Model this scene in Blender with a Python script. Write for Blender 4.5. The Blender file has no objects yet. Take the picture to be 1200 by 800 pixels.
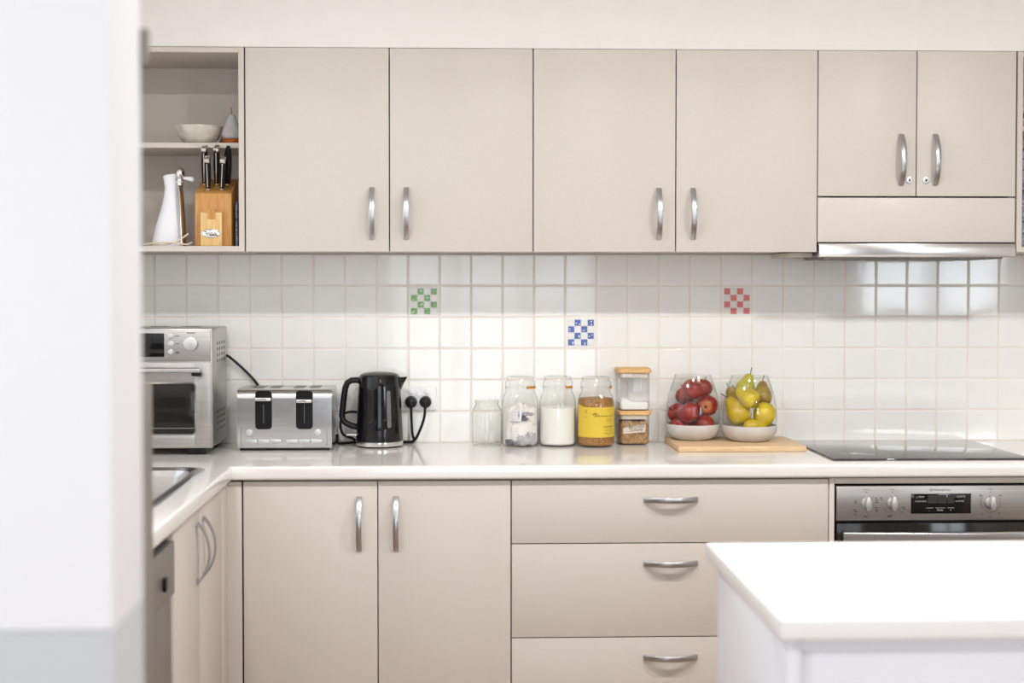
import bpy, bmesh, math, random
from mathutils import Vector, Matrix
PI = math.pi
random.seed(7)
S = bpy.context.scene
COL = S.collection

# ------------------------------------------------------------------ materials
def nt(name):
    m = bpy.data.materials.new(name); m.use_nodes = True
    t = m.node_tree; t.nodes.clear()
    o = t.nodes.new('ShaderNodeOutputMaterial')
    return m, t, o
def srgb(r, g, b):
    f = lambda c: ((c/255+0.055)/1.055)**2.4 if c/255 > 0.04045 else c/255/12.92
    return (f(r), f(g), f(b), 1)
def pm(name, col, rough=.5, metal=0, spec=.5, var=0, vscale=30, bump=0, bscale=200, coat=0, stretch=None, aniso=0, col2=None):
    m, t, o = nt(name)
    p = t.nodes.new('ShaderNodeBsdfPrincipled'); t.links.new(p.outputs[0], o.inputs[0])
    p.inputs['Base Color'].default_value = col
    p.inputs['Roughness'].default_value = rough
    p.inputs['Metallic'].default_value = metal
    p.inputs['Specular IOR Level'].default_value = spec
    if coat: p.inputs['Coat Weight'].default_value = coat; p.inputs['Coat Roughness'].default_value = .05
    if aniso: p.inputs['Anisotropic'].default_value = aniso
    tc = t.nodes.new('ShaderNodeTexCoord'); mp = t.nodes.new('ShaderNodeMapping')
    t.links.new(tc.outputs['Object'], mp.inputs['Vector'])
    if stretch: mp.inputs['Scale'].default_value = stretch
    if var or col2:
        n = t.nodes.new('ShaderNodeTexNoise'); n.inputs['Scale'].default_value = vscale; n.inputs['Detail'].default_value = 4
        t.links.new(mp.outputs[0], n.inputs['Vector'])
        r = t.nodes.new('ShaderNodeValToRGB')
        c = Vector(col[:3]); d = Vector(col2[:3]) if col2 else c*(1-var)
        e = c if col2 else c*(1+var)
        r.color_ramp.elements[0].position = .35; r.color_ramp.elements[1].position = .65
        r.color_ramp.elements[0].color = (*d, 1); r.color_ramp.elements[1].color = (*[min(1, q) for q in e], 1)
        t.links.new(n.outputs['Fac'], r.inputs[0]); t.links.new(r.outputs[0], p.inputs['Base Color'])
    if bump:
        n2 = t.nodes.new('ShaderNodeTexNoise'); n2.inputs['Scale'].default_value = bscale; n2.inputs['Detail'].default_value = 3
        t.links.new(mp.outputs[0], n2.inputs['Vector'])
        b = t.nodes.new('ShaderNodeBump'); b.inputs['Strength'].default_value = bump; b.inputs['Distance'].default_value = .002
        t.links.new(n2.outputs['Fac'], b.inputs['Height']); t.links.new(b.outputs[0], p.inputs['Normal'])
    return m
def wood(name, a, b, rough=.45, scale=(6, 60, 60), vs=3):
    m, t, o = nt(name)
    p = t.nodes.new('ShaderNodeBsdfPrincipled'); t.links.new(p.outputs[0], o.inputs[0]); p.inputs['Roughness'].default_value = rough
    tc = t.nodes.new('ShaderNodeTexCoord'); mp = t.nodes.new('ShaderNodeMapping'); mp.inputs['Scale'].default_value = scale
    t.links.new(tc.outputs['Object'], mp.inputs[0])
    n = t.nodes.new('ShaderNodeTexNoise'); n.inputs['Scale'].default_value = vs; n.inputs['Detail'].default_value = 5; n.inputs['Distortion'].default_value = .6
    t.links.new(mp.outputs[0], n.inputs['Vector'])
    r = t.nodes.new('ShaderNodeValToRGB'); r.color_ramp.elements[0].position = .35; r.color_ramp.elements[1].position = .68
    r.color_ramp.elements[0].color = a; r.color_ramp.elements[1].color = b
    t.links.new(n.outputs['Fac'], r.inputs[0]); t.links.new(r.outputs[0], p.inputs['Base Color'])
    return m
def thin_glass(name, tint=(.99, .99, .985, 1), edge=(.82, .83, .82, 1), rough=.02):
    m, t, o = nt(name)
    tr = t.nodes.new('ShaderNodeBsdfTransparent'); gl = t.nodes.new('ShaderNodeBsdfGlossy'); mx = t.nodes.new('ShaderNodeMixShader')
    lw = t.nodes.new('ShaderNodeLayerWeight'); lw.inputs['Blend'].default_value = .5
    r = t.nodes.new('ShaderNodeValToRGB'); r.color_ramp.elements[0].color = tint; r.color_ramp.elements[1].color = edge
    r.color_ramp.elements[0].position = .55; r.color_ramp.elements[1].position = 1
    t.links.new(lw.outputs['Facing'], r.inputs[0]); t.links.new(r.outputs[0], tr.inputs[0])
    pw = t.nodes.new('ShaderNodeMath'); pw.operation = 'POWER'; pw.inputs[1].default_value = 5
    fr = t.nodes.new('ShaderNodeMapRange'); fr.inputs[3].default_value = .05; fr.inputs[4].default_value = .55
    t.links.new(lw.outputs['Facing'], pw.inputs[0]); t.links.new(pw.outputs[0], fr.inputs[0])
    gl.inputs['Roughness'].default_value = rough
    t.links.new(fr.outputs[0], mx.inputs[0]); t.links.new(tr.outputs[0], mx.inputs[1]); t.links.new(gl.outputs[0], mx.inputs[2])
    t.links.new(mx.outputs[0], o.inputs[0])
    return m
def emis(name, col, s):
    m, t, o = nt(name)
    e = t.nodes.new('ShaderNodeEmission'); e.inputs[0].default_value = col; e.inputs[1].default_value = s
    t.links.new(e.outputs[0], o.inputs[0]); return m

M = {}
M['laminate'] = pm('laminate', srgb(210, 202, 193), .42, spec=.35, var=.012, vscale=180)
M['carcass'] = pm('carcass board', srgb(206, 196, 186), .5, spec=.3)
M['cavity'] = pm('cabinet interior', srgb(120, 110, 102), .7)
M['wall'] = pm('wall paint', srgb(238, 235, 230), .75, spec=.2, var=.008, vscale=20)
M['wallcool'] = pm('white wall paint', srgb(231, 234, 239), .7, spec=.2)
M['dado'] = pm('dado paint', srgb(188, 191, 195), .6, spec=.25)
M['livingwall'] = pm('living room paint', srgb(160, 160, 164), .8, spec=.2)  # unseen walls, greyed to deepen reflections in black and steel
M['ceiling'] = pm('ceiling paint', srgb(240, 238, 234), .8, spec=.1)
M['worktop'] = pm('worktop laminate', srgb(237, 234, 230), .11, spec=1.0, var=.02, vscale=350)
M['island'] = pm('island laminate', srgb(231, 231, 230), .3, spec=.4)
M['islandpanel'] = pm('island panel paint', srgb(226, 227, 233), .45, spec=.3)
M['tile'] = pm('glazed tile', srgb(240, 240, 235), .06, spec=.55, var=.012, vscale=12, bump=.10, bscale=14)
M['grout'] = pm('grout', srgb(237, 234, 228), .8, spec=.1, vscale=5, col2=srgb(231, 221, 207))
M['steel'] = pm('brushed steel', (.46, .445, .43, 1), .32, 1, bump=.04, bscale=60, stretch=(1, 1, 30))
M['steelh'] = pm('brushed steel horizontal', (.62, .62, .63, 1), .2, 1, bump=.04, bscale=40, stretch=(1, 20, 40), var=.04, vscale=4)
M['steelm'] = pm('matt brushed steel', (.47, .455, .44, 1), .38, 1, bump=.04, bscale=40, stretch=(1, 20, 40), var=.05, vscale=4)
M['steeldark'] = pm('dull steel', srgb(134, 128, 124), .38, .6)
M['handle'] = pm('satin handle metal', (.52, .52, .53, 1), .3, 1)
M['chrome'] = pm('chrome', (.75, .74, .72, 1), .12, 1)
M['chromebrushed'] = pm('bright brushed steel', (.70, .685, .67, 1), .22, 1, bump=.05, bscale=8, stretch=(1, 1, 1))
M['silverplastic'] = pm('silver knob', (.66, .66, .66, 1), .35, .8)
M['blackgloss'] = pm('black gloss', (.004, .004, .005, 1), .07, spec=.45)
M['blackplastic'] = pm('black plastic', (.006, .006, .007, 1), .28, spec=.3)
M['rubber'] = pm('black cable', (.008, .008, .009, 1), .45, spec=.3)
M['darkglass'] = pm('dark oven glass', (.016, .014, .012, 1), .08, spec=.3)
M['hob'] = pm('ceramic hob glass', (.02, .02, .021, 1), .03, spec=1.0)
M['greystrip'] = pm('grey window strip', (.16, .16, .17, 1), .25)
M['white'] = pm('white plastic', srgb(246, 246, 247), .3)
M['whiteenamel'] = pm('white enamel', srgb(238, 238, 242), .25)
M['offgrey'] = pm('grey shade print', srgb(90, 90, 96), .6)
M['inkdark'] = pm('dark ink', srgb(50, 42, 34), .7)
M['inkgold'] = pm('brown ink', srgb(110, 92, 20), .7)
M['inkblue'] = pm('blue ink', srgb(50, 80, 160), .7)
M['inkpale'] = pm('pale display print', srgb(190, 190, 190), .6)
M['lcd'] = pm('display segment', srgb(46, 42, 38), .4)
M['glass'] = thin_glass('clear glass')
M['jarglass'] = thin_glass('jar glass', (.98, .98, .97, 1), (.66, .68, .65, 1))
M['concrete'] = pm('pale concrete', srgb(206, 202, 198), .75, var=.06, vscale=14, bump=.1, bscale=120)
M['flour'] = pm('white flour', srgb(240, 238, 233), .95, spec=.1, bump=.3, bscale=60)
M['salt'] = pm('white sugar', srgb(244, 243, 241), .9, spec=.2, bump=.3, bscale=300)
M['amber'] = pm('amber grain', srgb(184, 132, 58), .5, vscale=220, col2=srgb(128, 82, 30), bump=.4, bscale=260)
M['brownsugar'] = pm('brown sugar', srgb(190, 152, 104), .9, vscale=160, col2=srgb(140, 100, 64), bump=.6, bscale=160)
M['yellowlabel'] = pm('yellow paper label', srgb(222, 190, 60), .45, var=.03, vscale=8)
M['paper'] = pm('white paper tag', srgb(232, 230, 228), .6)
M['papercream'] = pm('masking tape', srgb(214, 202, 188), .7)
M['bagwhite'] = pm('white plastic bag', srgb(232, 229, 224), .5, var=.05, vscale=30, bump=.6, bscale=40)
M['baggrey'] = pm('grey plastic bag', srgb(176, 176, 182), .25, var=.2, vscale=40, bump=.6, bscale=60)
M['bagdark'] = pm('dark grey film', srgb(104, 104, 112), .3, bump=.6, bscale=60)  # darker grey film pieces among the white bags
M['orangerubber'] = pm('orange rubber tab', srgb(200, 130, 34), .5)
M['bamboo'] = wood('bamboo', srgb(214, 168, 104), srgb(232, 192, 132), .5, (8, 80, 80))
M['board'] = wood('board wood', srgb(214, 178, 132), srgb(232, 204, 164), .5, (4, 50, 50))
M['block'] = wood('knife block wood', srgb(190, 132, 66), srgb(212, 158, 88), .45, (50, 50, 5))
M['blocklight'] = wood('light block wood', srgb(220, 178, 112), srgb(234, 200, 140), .45, (50, 50, 5))
M['floorwood'] = wood('floor boards', srgb(150, 124, 104), srgb(178, 152, 130), .35, (12, 1.5, 1), 3)
M['crackle'] = pm('cream crackle glaze', srgb(206, 198, 184), .25, vscale=40, var=.1)
M['greyceramic'] = pm('grey ceramic', srgb(180, 176, 172), .7, var=.08, vscale=60)
M['copper'] = pm('copper base', srgb(186, 108, 54), .3, .8)
M['twig'] = pm('pale raffia', srgb(222, 206, 184), .7)
M['navy'] = pm('navy print', srgb(46, 54, 82), .5, vscale=120, col2=srgb(150, 154, 170))
M['stem'] = pm('fruit stem', srgb(60, 44, 26), .8)
def fruitmat(name, a, b, c, sc):
    m, t, o = nt(name)
    p = t.nodes.new('ShaderNodeBsdfPrincipled'); t.links.new(p.outputs[0], o.inputs[0])
    p.inputs['Roughness'].default_value = .3
    tc = t.nodes.new('ShaderNodeTexCoord'); oi = t.nodes.new('ShaderNodeObjectInfo')
    ad = t.nodes.new('ShaderNodeVectorMath'); ad.operation = 'ADD'
    sc_ = t.nodes.new('ShaderNodeVectorMath'); sc_.operation = 'SCALE'; sc_.inputs[0].default_value = (7, 3, 5)
    t.links.new(oi.outputs['Random'], sc_.inputs['Scale'])
    t.links.new(tc.outputs['Object'], ad.inputs[0]); t.links.new(sc_.outputs[0], ad.inputs[1])
    n = t.nodes.new('ShaderNodeTexNoise'); n.inputs['Scale'].default_value = sc; n.inputs['Detail'].default_value = 3
    t.links.new(ad.outputs[0], n.inputs['Vector'])
    r = t.nodes.new('ShaderNodeValToRGB'); r.color_ramp.elements[0].color = a; r.color_ramp.elements[1].color = b
    r.color_ramp.elements[0].position = .38; r.color_ramp.elements[1].position = .66
    t.links.new(n.outputs['Fac'], r.inputs[0])
    n2 = t.nodes.new('ShaderNodeTexNoise'); n2.inputs['Scale'].default_value = 420
    t.links.new(tc.outputs['Object'], n2.inputs['Vector'])
    r2 = t.nodes.new('ShaderNodeValToRGB'); r2.color_ramp.elements[0].position = .66; r2.color_ramp.elements[1].position = .74
    r2.color_ramp.elements[0].color = (0, 0, 0, 1); r2.color_ramp.elements[1].color = (1, 1, 1, 1)
    t.links.new(n2.outputs['Fac'], r2.inputs[0])
    # blossom end and stem end have their own tint
    sx = t.nodes.new('ShaderNodeSeparateXYZ'); t.links.new(tc.outputs['Object'], sx.inputs[0])
    mr = t.nodes.new('ShaderNodeMapRange'); mr.inputs[1].default_value = -.022; mr.inputs[2].default_value = -.031
    t.links.new(sx.outputs['Z'], mr.inputs[0])
    mx0 = t.nodes.new('ShaderNodeMixRGB'); mx0.inputs[2].default_value = c
    mu = t.nodes.new('ShaderNodeMath'); mu.operation = 'MULTIPLY'; mu.inputs[1].default_value = .75
    t.links.new(mr.outputs[0], mu.inputs[0]); t.links.new(mu.outputs[0], mx0.inputs[0])
    t.links.new(r.outputs[0], mx0.inputs[1])
    mx = t.nodes.new('ShaderNodeMixRGB'); mx.inputs[2].default_value = c
    m3 = t.nodes.new('ShaderNodeMath'); m3.operation = 'MULTIPLY'; m3.inputs[1].default_value = .5
    t.links.new(r2.outputs[0], m3.inputs[0]); t.links.new(m3.outputs[0], mx.inputs[0])
    t.links.new(mx0.outputs[0], mx.inputs[1]); t.links.new(mx.outputs[0], p.inputs['Base Color'])
    return m
M['apple'] = fruitmat('red apple skin', srgb(118, 14, 14), srgb(168, 42, 34), srgb(206, 150, 70), 22)
M['pear'] = fruitmat('yellow pear skin', srgb(188, 160, 12), srgb(222, 198, 24), srgb(150, 122, 20), 16)
M['pearbrown'] = fruitmat('russet pear skin', srgb(138, 112, 30), srgb(176, 148, 48), srgb(110, 84, 30), 26)
M['peargreen'] = fruitmat('green pear skin', srgb(164, 160, 40), srgb(196, 190, 70), srgb(140, 128, 30), 16)
M['mwhite'] = pm('mosaic white', srgb(232, 230, 226), .15)
M['mgreen'] = pm('mosaic green', srgb(112, 180, 92), .15)
M['mblue'] = pm('mosaic blue', srgb(74, 96, 172), .15)
M['mpink'] = pm('mosaic pink', srgb(222, 128, 124), .15)
M['mbrown'] = pm('mosaic motif brown', srgb(140, 120, 70), .3)

# ------------------------------------------------------------------ mesh builder
class MB:
    def __init__(s): s.bm = bmesh.new()
    def _merge(s, b, mi=0, smooth=True):
        vm = {v: s.bm.verts.new(v.co) for v in b.verts}
        for f in b.faces:
            try:
                g = s.bm.faces.new([vm[v] for v in f.verts]); g.material_index = mi; g.smooth = smooth
            except ValueError: pass
        b.free()
    def box(s, x0, x1, y0, y1, z0, z1, bev=0, seg=2, mi=0, mat=None):
        b = bmesh.new(); bmesh.ops.create_cube(b, size=1)
        for v in b.verts:
            v.co = Vector(((x0+x1)/2+v.co.x*(x1-x0), (y0+y1)/2+v.co.y*(y1-y0), (z0+z1)/2+v.co.z*(z1-z0)))
        if bev: bmesh.ops.bevel(b, geom=list(b.edges), offset=bev, segments=seg, affect='EDGES', profile=.5)
        if mat: b.transform(mat)
        s._merge(b, mi); return s
    def rings(s, rings, caps=(True, True), mi=0, closed=True):
        vs = [[s.bm.verts.new(Vector(p)) for p in r] for r in rings]
        n = len(vs[0])
        for a, c in zip(vs[:-1], vs[1:]):
            for i in range(n if closed else n-1):
                j = (i+1) % n
                try:
                    f = s.bm.faces.new((a[i], a[j], c[j], c[i])); f.smooth = True; f.material_index = mi
                except ValueError: pass
        for k, r in ((0, vs[0]), (1, vs[-1])):
            if caps[k]:
                try:
                    f = s.bm.faces.new(r if k else r[::-1]); f.material_index = mi; f.smooth = True
                except ValueError: pass
        return s
    def lathe(s, prof, c=(0, 0, 0), n=40, mi=0, caps=(False, False), fn=None):
        R = []
        for r, z in prof:
            ring = []
            for i in range(n):
                a = 2*PI*i/n; rr = max(r, 1e-5)
                if fn: rr = rr*fn(a, z)
                ring.append((c[0]+rr*math.cos(a), c[1]+rr*math.sin(a), c[2]+z))
            R.append(ring)
        return s.rings(R, caps, mi)
    def tube(s, pts, r, n=10, mi=0, caps=True):
        P = [Vector(p) for p in pts]; R = []
        rad = r if isinstance(r, (list, tuple)) else [r]*len(P)
        prev = None
        for i, p in enumerate(P):
            t = (P[min(i+1, len(P)-1)]-P[max(i-1, 0)]).normalized()
            if prev is None:
                u = t.orthogonal().normalized()
            else:
                u = (prev - t*prev.dot(t)).normalized()
            prev = u; w = t.cross(u)
            R.append([p+(u*math.cos(2*PI*k/n)+w*math.sin(2*PI*k/n))*rad[i] for k in range(n)])
        return s.rings(R, (caps, caps), mi)
    def cyl(s, p0, p1, r0, r1=None, n=24, mi=0, bev=0):
        r1 = r0 if r1 is None else r1
        p0 = Vector(p0); p1 = Vector(p1); d = (p1-p0)
        if bev:
            e = d.normalized()*bev
            return s.tube([p0, p0+e*.01, p1-e, p1-e*.3, p1], [r0, r0, r1, r1-bev*.7, r1-bev], n, mi) if False else s._cylb(p0, p1, r0, r1, n, mi, bev)
        return s._cylb(p0, p1, r0, r1, n, mi, 0)
    def _cylb(s, p0, p1, r0, r1, n, mi, bev):
        d = (p1-p0).normalized(); u = d.orthogonal().normalized(); w = d.cross(u)
        st = [(p0, r0)]
        if bev: st += [(p1-d*bev, r1), (p1-d*bev*.3, r1-bev*.3), (p1, r1-bev)]
        else: st += [(p1, r1)]
        R = [[p+(u*math.cos(2*PI*k/n)+w*math.sin(2*PI*k/n))*r for k in range(n)] for p, r in st]
        return s.rings(R, (True, True), mi)
    def prism(s, pts, y0, y1, mi=0, bev=0):       # outline in XZ, extruded along Y
        b = bmesh.new()
        a = [b.verts.new((p[0], y0, p[1])) for p in pts]; f = b.faces.new(a)
        r = bmesh.ops.extrude_face_region(b, geom=[f])
        for v in r['geom']:
            if isinstance(v, bmesh.types.BMVert): v.co.y = y1
        bmesh.ops.recalc_face_normals(b, faces=b.faces)
        if bev: bmesh.ops.bevel(b, geom=list(b.edges), offset=bev, segments=2, affect='EDGES', profile=.5)
        s._merge(b, mi); return s
    def sphere(s, c, r, n=24, mi=0, sc=(1, 1, 1)):
        b = bmesh.new(); bmesh.ops.create_uvsphere(b, u_segments=n, v_segments=n//2, radius=r)
        for v in b.verts: v.co = Vector((c[0]+v.co.x*sc[0], c[1]+v.co.y*sc[1], c[2]+v.co.z*sc[2]))
        s._merge(b, mi); return s
    def transform(s, m): s.bm.transform(m); return s
    def build(s, name, mats, parent=None, kind=None, label=None, angle=35):
        me = bpy.data.meshes.new(name)
        bmesh.ops.remove_doubles(s.bm, verts=s.bm.verts, dist=1e-6)
        bmesh.ops.recalc_face_normals(s.bm, faces=s.bm.faces)
        org = Vector(WO.get(parent.name, (0, 0, 0))) if parent else Vector((0, 0, 0))
        s.bm.transform(Matrix.Translation(-org))
        s.bm.to_mesh(me); s.bm.free()
        for m in (mats if isinstance(mats, (list, tuple)) else [mats]): me.materials.append(m)
        me.set_sharp_from_angle(angle=math.radians(angle))
        o = bpy.data.objects.new(name, me); COL.objects.link(o)
        if parent: o.parent = parent; WO[o.name] = tuple(org)
        if kind: o['kind'] = kind
        if label: o['label'] = label
        return o
WO = {}
def thing(name, loc, label, cat, group=None):
    o = bpy.data.objects.new(name, None); COL.objects.link(o); o.location = loc
    o.empty_display_size = .05
    WO[o.name] = tuple(loc); o['label'] = label; o['category'] = cat
    if group: o['group'] = group
    return o
def tag(o, label, cat, group=None):
    o['label'] = label; o['category'] = cat
    if group: o['group'] = group
    return o
def kids(o): return [c for c in bpy.data.objects if c.parent == o]
def copy_tree(o, parent=None):
    ch = kids(o); c = o.copy(); COL.objects.link(c)
    if parent: c.parent = parent
    for k in ch: copy_tree(k, c)
    return c
def text_bm(txt, size, align='LEFT'):
    cu = bpy.data.curves.new('lettering', 'FONT'); cu.body = txt; cu.size = size; cu.align_x = align; cu.align_y = 'CENTER'
    cu.resolution_u = 3
    ob = bpy.data.objects.new('lettering', cu); COL.objects.link(ob)
    dg = bpy.context.evaluated_depsgraph_get(); dg.update()
    me = ob.evaluated_get(dg).to_mesh(); b = bmesh.new(); b.from_mesh(me)
    ob.evaluated_get(dg).to_mesh_clear(); bpy.data.objects.remove(ob); bpy.data.curves.remove(cu)
    return b                                      # lies in XY
def text_on_front(mb, txt, size, x, y, z, mi=0, align='CENTER', mono=1.0):
    b = text_bm(txt, size, align)
    for v in b.verts: v.co = Vector((x+v.co.x*mono, y, z+v.co.y))
    mb._merge(b, mi, False)
def rrect(cx, cz, w, h, r, n=5):
    pts = []
    for sx, sz, a0 in ((1, 1, 0), (-1, 1, PI/2), (-1, -1, PI), (1, -1, 1.5*PI)):
        for k in range(n+1):
            a = a0+PI/2*k/n
            pts.append((cx+sx*(w/2-r)+r*math.cos(a), cz+sz*(h/2-r)+r*math.sin(a)))
    return pts

# ------------------------------------------------------------------ room shell
CEIL = 2.56
def struct(name, mb, m, parent=None): return mb.build(name, m, parent, kind='structure')
struct('floor', MB().box(-3.5, 5.0, -7.3, .12, -.06, 0), M['floorwood'])
struct('ceiling', MB().box(-3.5, 5.0, -7.3, .12, CEIL, CEIL+.06), M['ceiling'])
wall_back = struct('wall_back', MB().box(-1.32, 5.0, 0, .12, 0, CEIL), M['wall'])
# left kitchen wall with a window over the sink
wl = MB()
wl.box(-1.34, -1.22, -2.765, 0, 0, 1.12).box(-1.34, -1.22, -2.765, 0, 2.05, CEIL)
wl.box(-1.34, -1.22, -.55, 0, 1.12, 2.05).box(-1.34, -1.22, -2.765, -1.75, 1.12, 2.05)
struct('wall_left', wl, M['wall'])
w1 = MB()
for y0, y1, z0, z1 in ((-1.75, -.55, 1.12, 1.16), (-1.75, -.55, 2.01, 2.05), (-1.75, -1.71, 1.16, 2.01), (-.59, -.55, 1.16, 2.01), (-1.17, -1.13, 1.16, 2.01)):
    w1.box(-1.30, -1.25, y0, y1, z0, z1, .003)
struct('window_1', w1, M['white'])
# partition wall in the left foreground: white above, darker dado below
nib = MB().box(-3.5, -.40, -2.93, -2.765, 1.005, CEIL, .004)
wn = struct('wall_partition', nib, M['wallcool'])
struct('dado_panel', MB().box(-3.5, -.4005, -2.9295, -2.7655, 0, 1.005, .002), M['dado'], wn)
# living side behind the camera
struct('wall_right', MB().box(5.0, 5.12, -7.3, .12, 0, CEIL), M['wall'])
wlv = MB()
wlv.box(-3.62, -3.5, -7.3, -2.765, 0, .5).box(-3.62, -3.5, -7.3, -2.765, 2.2, CEIL)
wlv.box(-3.62, -3.5, -7.3, -6.7, .5, 2.2).box(-3.62, -3.5, -4.3, -2.765, .5, 2.2)
struct('wall_side', wlv, M['livingwall'])
wf = MB()
YB = -7.3
wf.box(-3.62, 5.12, YB-.12, YB, 2.3, CEIL).box(-3.62, 5.12, YB-.12, YB, 0, .15)
for a, b in ((-3.62, -.6), (1.25, 3.45), (4.75, 5.12)): wf.box(a, b, YB-.12, YB, .15, 2.3)
wf.box(3.45, 4.75, YB-.12, YB, .15, 1.12)
struct('wall_front', wf, M['livingwall'])
def wframe(name, x0, x1, z0, z1, nx, hz):
    m = MB()
    m.box(x0, x1, YB-.09, YB-.03, z0, z0+.06, .004).box(x0, x1, YB-.09, YB-.03, z1-.06, z1, .004)
    for k in range(nx+1):
        x = x0+.03+(x1-x0-.06)*k/nx
        m.box(x-.035, x+.035, YB-.09, YB-.03, z0+.06, z1-.06, .004)
    for z in hz: m.box(x0, x1, YB-.085, YB-.035, z-.025, z+.025, .003)
    struct(name, m, M['white'])
wframe('window_2', -.6, 1.25, .15, 2.3, 3, (1.2,))
wframe('window_3', 3.45, 4.75, 1.12, 2.3, 2, ())
ws = MB()
for y in (-6.7, -5.5, -4.3): ws.box(-3.59, -3.53, y-.03, y+.03, .5, 2.2, .003)
ws.box(-3.59, -3.53, -6.7, -4.3, .5, .56, .003).box(-3.59, -3.53, -6.7, -4.3, 2.14, 2.2, .003)
struct('window_4', ws, M['white'])
# bulkhead above the wall cabinets
struct('trim_1', MB().box(-1.22, 5.0, -.322, 0, 2.124, CEIL), M['wall'])

# ------------------------------------------------------------------ splashback tiles (children of wall_back)
PITCH = .102; GX0 = -.9603
feat = {(8, 4): 'green', (13, 3): 'blue', (18, 4): 'pink'}
tl = MB(); rt = random.Random(3)
def one_tile(mb, x0, x1, z0, z1, mi=0, tilt=.00022):
    g = .0014; c = .0035; yb = -.004; yf = -.0085
    d = [rt.uniform(-tilt, tilt) for _ in range(2)]
    def ring(off, y, w):
        return [(x, y+w*(d[0]*(1 if x > (x0+x1)/2 else -1)+d[1]*(1 if z > (z0+z1)/2 else -1)), z) for x, z in
                ((x0+off, z0+off), (x1-off, z0+off), (x1-off, z1-off), (x0+off, z1-off))]
    mb.rings([ring(g, yb, 0), ring(g+.0008, yf+.0016, .7), ring(g+c*.6, yf+.0003, 1), ring(g+c, yf, 1), ring(g+c+.0006, yf, 1)], (False, True), mi)
cols = range(-2, 40)
for i in cols:
    for j in range(6):
        x0 = GX0+i*PITCH; x1 = x0+PITCH
        x0 = max(x0, -1.218)
        if x1 - x0 < .01 or x0 > 2.9: continue
        z0 = .9+j*PITCH
        one_tile(tl, x0, x1, z0, min(z0+PITCH, 1.5115))
struct('splashback', tl, M['tile'], wall_back)
struct('grout', MB().box(-1.218, 2.95, -.0073, -.0005, .9002, 1.511), M['grout'], wall_back)
pat = {'green': 1, 'blue': 1, 'pink': 0}
for (i, j), cname in feat.items():
    mt = MB(); cx = GX0+(i+.5)*PITCH; cz = .9+(j+.5)*PITCH; h = .0425
    mt.box(cx-h-.001, cx+h+.001, -.0098, -.0086, cz-h-.001, cz+h+.001, .0006, 1, 0)
    q = 2*h/4
    for a in range(4):
        for b in range(4):
            colr = ((a+b) % 2 == pat[cname]); X = cx-h+q*(a+.5); Z = cz+h-q*(b+.5)
            mt.box(X-q/2+.0009, X+q/2-.0009, -.0112, -.0096, Z-q/2+.0009, Z+q/2-.0009, .0006, 1, 1 if colr else 0)
            if colr and cname != 'pink':
                for _ in range(4 if cname == 'green' else 2):
                    ex, ez = rt.uniform(-.006, .006), rt.uniform(-.006, .006); sx, sz = rt.uniform(.0012, .0032), rt.uniform(.001, .0022)
                    mt.box(X+ex-sx, X+ex+sx, -.0116, -.0108, Z+ez-sz, Z+ez+sz, 0, 1, 2 if (cname == 'green' and rt.random() < .6) else 0)
    o = struct('mosaic_tile', mt, [M['mwhite'], M['m'+cname], M['mbrown']], wall_back)
    o['label'] = {'green': 'green and white chequered mosaic tile', 'blue': 'blue and white chequered mosaic tile', 'pink': 'pink and white chequered mosaic tile'}[cname]

# ------------------------------------------------------------------ bow handle
def handle_mesh(L=.149, w=.0155, bow=.030, t=.0048):
    mb = MB(); R = []; n = 20
    rad = (L*L/4+bow*bow)/(2*bow); amax = math.asin(L/2/rad)
    for k in range(n+1):
        a = -amax+2*amax*k/n
        z = rad*math.sin(a); y = -(rad*math.cos(a)-(rad-bow))
        nz, ny = math.sin(a), -math.cos(a)
        ww = w/2
        R.append([(-ww, y-ny*0, z), (-ww, y+ny*t, z+nz*t), (-ww+.001, y+ny*(t+.0008), z+nz*(t+.0008)), (ww-.001, y+ny*(t+.0008), z+nz*(t+.0008)), (ww, y+ny*t, z+nz*t), (ww, y, z)])
    mb.rings(R, (True, True))
    for sgn in (-1, 1): mb.box(-w/2, w/2, -.004, .0, sgn*(L/2-.004)-.005, sgn*(L/2-.004)+.005, .001)
    bmesh.ops.recalc_face_normals(mb.bm, faces=mb.bm.faces)
    me = bpy.data.meshes.new('handle'); mb.bm.to_mesh(me); mb.bm.free()
    me.materials.append(M['handle']); me.set_sharp_from_angle(angle=math.radians(40)); return me
HM = handle_mesh()
def handle(parent, x, y, z, rot='v'):
    o = bpy.data.objects.new('handle', HM); COL.objects.link(o); o.parent = parent
    org = Vector(WO[parent.name]); o.location = Vector((x, y, z))-org
    if rot == 'h': o.rotation_euler = (0, PI/2, 0)
    if rot == 'side': o.rotation_euler = (0, 0, PI/2)     # faces +X
    return o
def door(parent, name, x0, x1, z0, z1, yf, th=.018, m=None):
    return MB().box(x0, x1, yf, yf+th, z0, z1, .0012, 2).build(name, m or M['laminate'], parent)
def carcass(x0, x1, y0, y1, z0, z1, t=.016, shelves=(), back=True):
    m = MB()
    m.box(x0, x0+t, y0, y1, z0, z1).box(x1-t, x1, y0, y1, z0, z1)
    m.box(x0+t, x1-t, y0, y1, z0, z0+t).box(x0+t, x1-t, y0, y1, z1-t, z1)
    if back: m.box(x0+t, x1-t, y1-.008, y1, z0+t, z1-t)
    for z in shelves: m.box(x0+t, x1-t, y0+.01, y1-.008, z, z+t)
    return m

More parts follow.
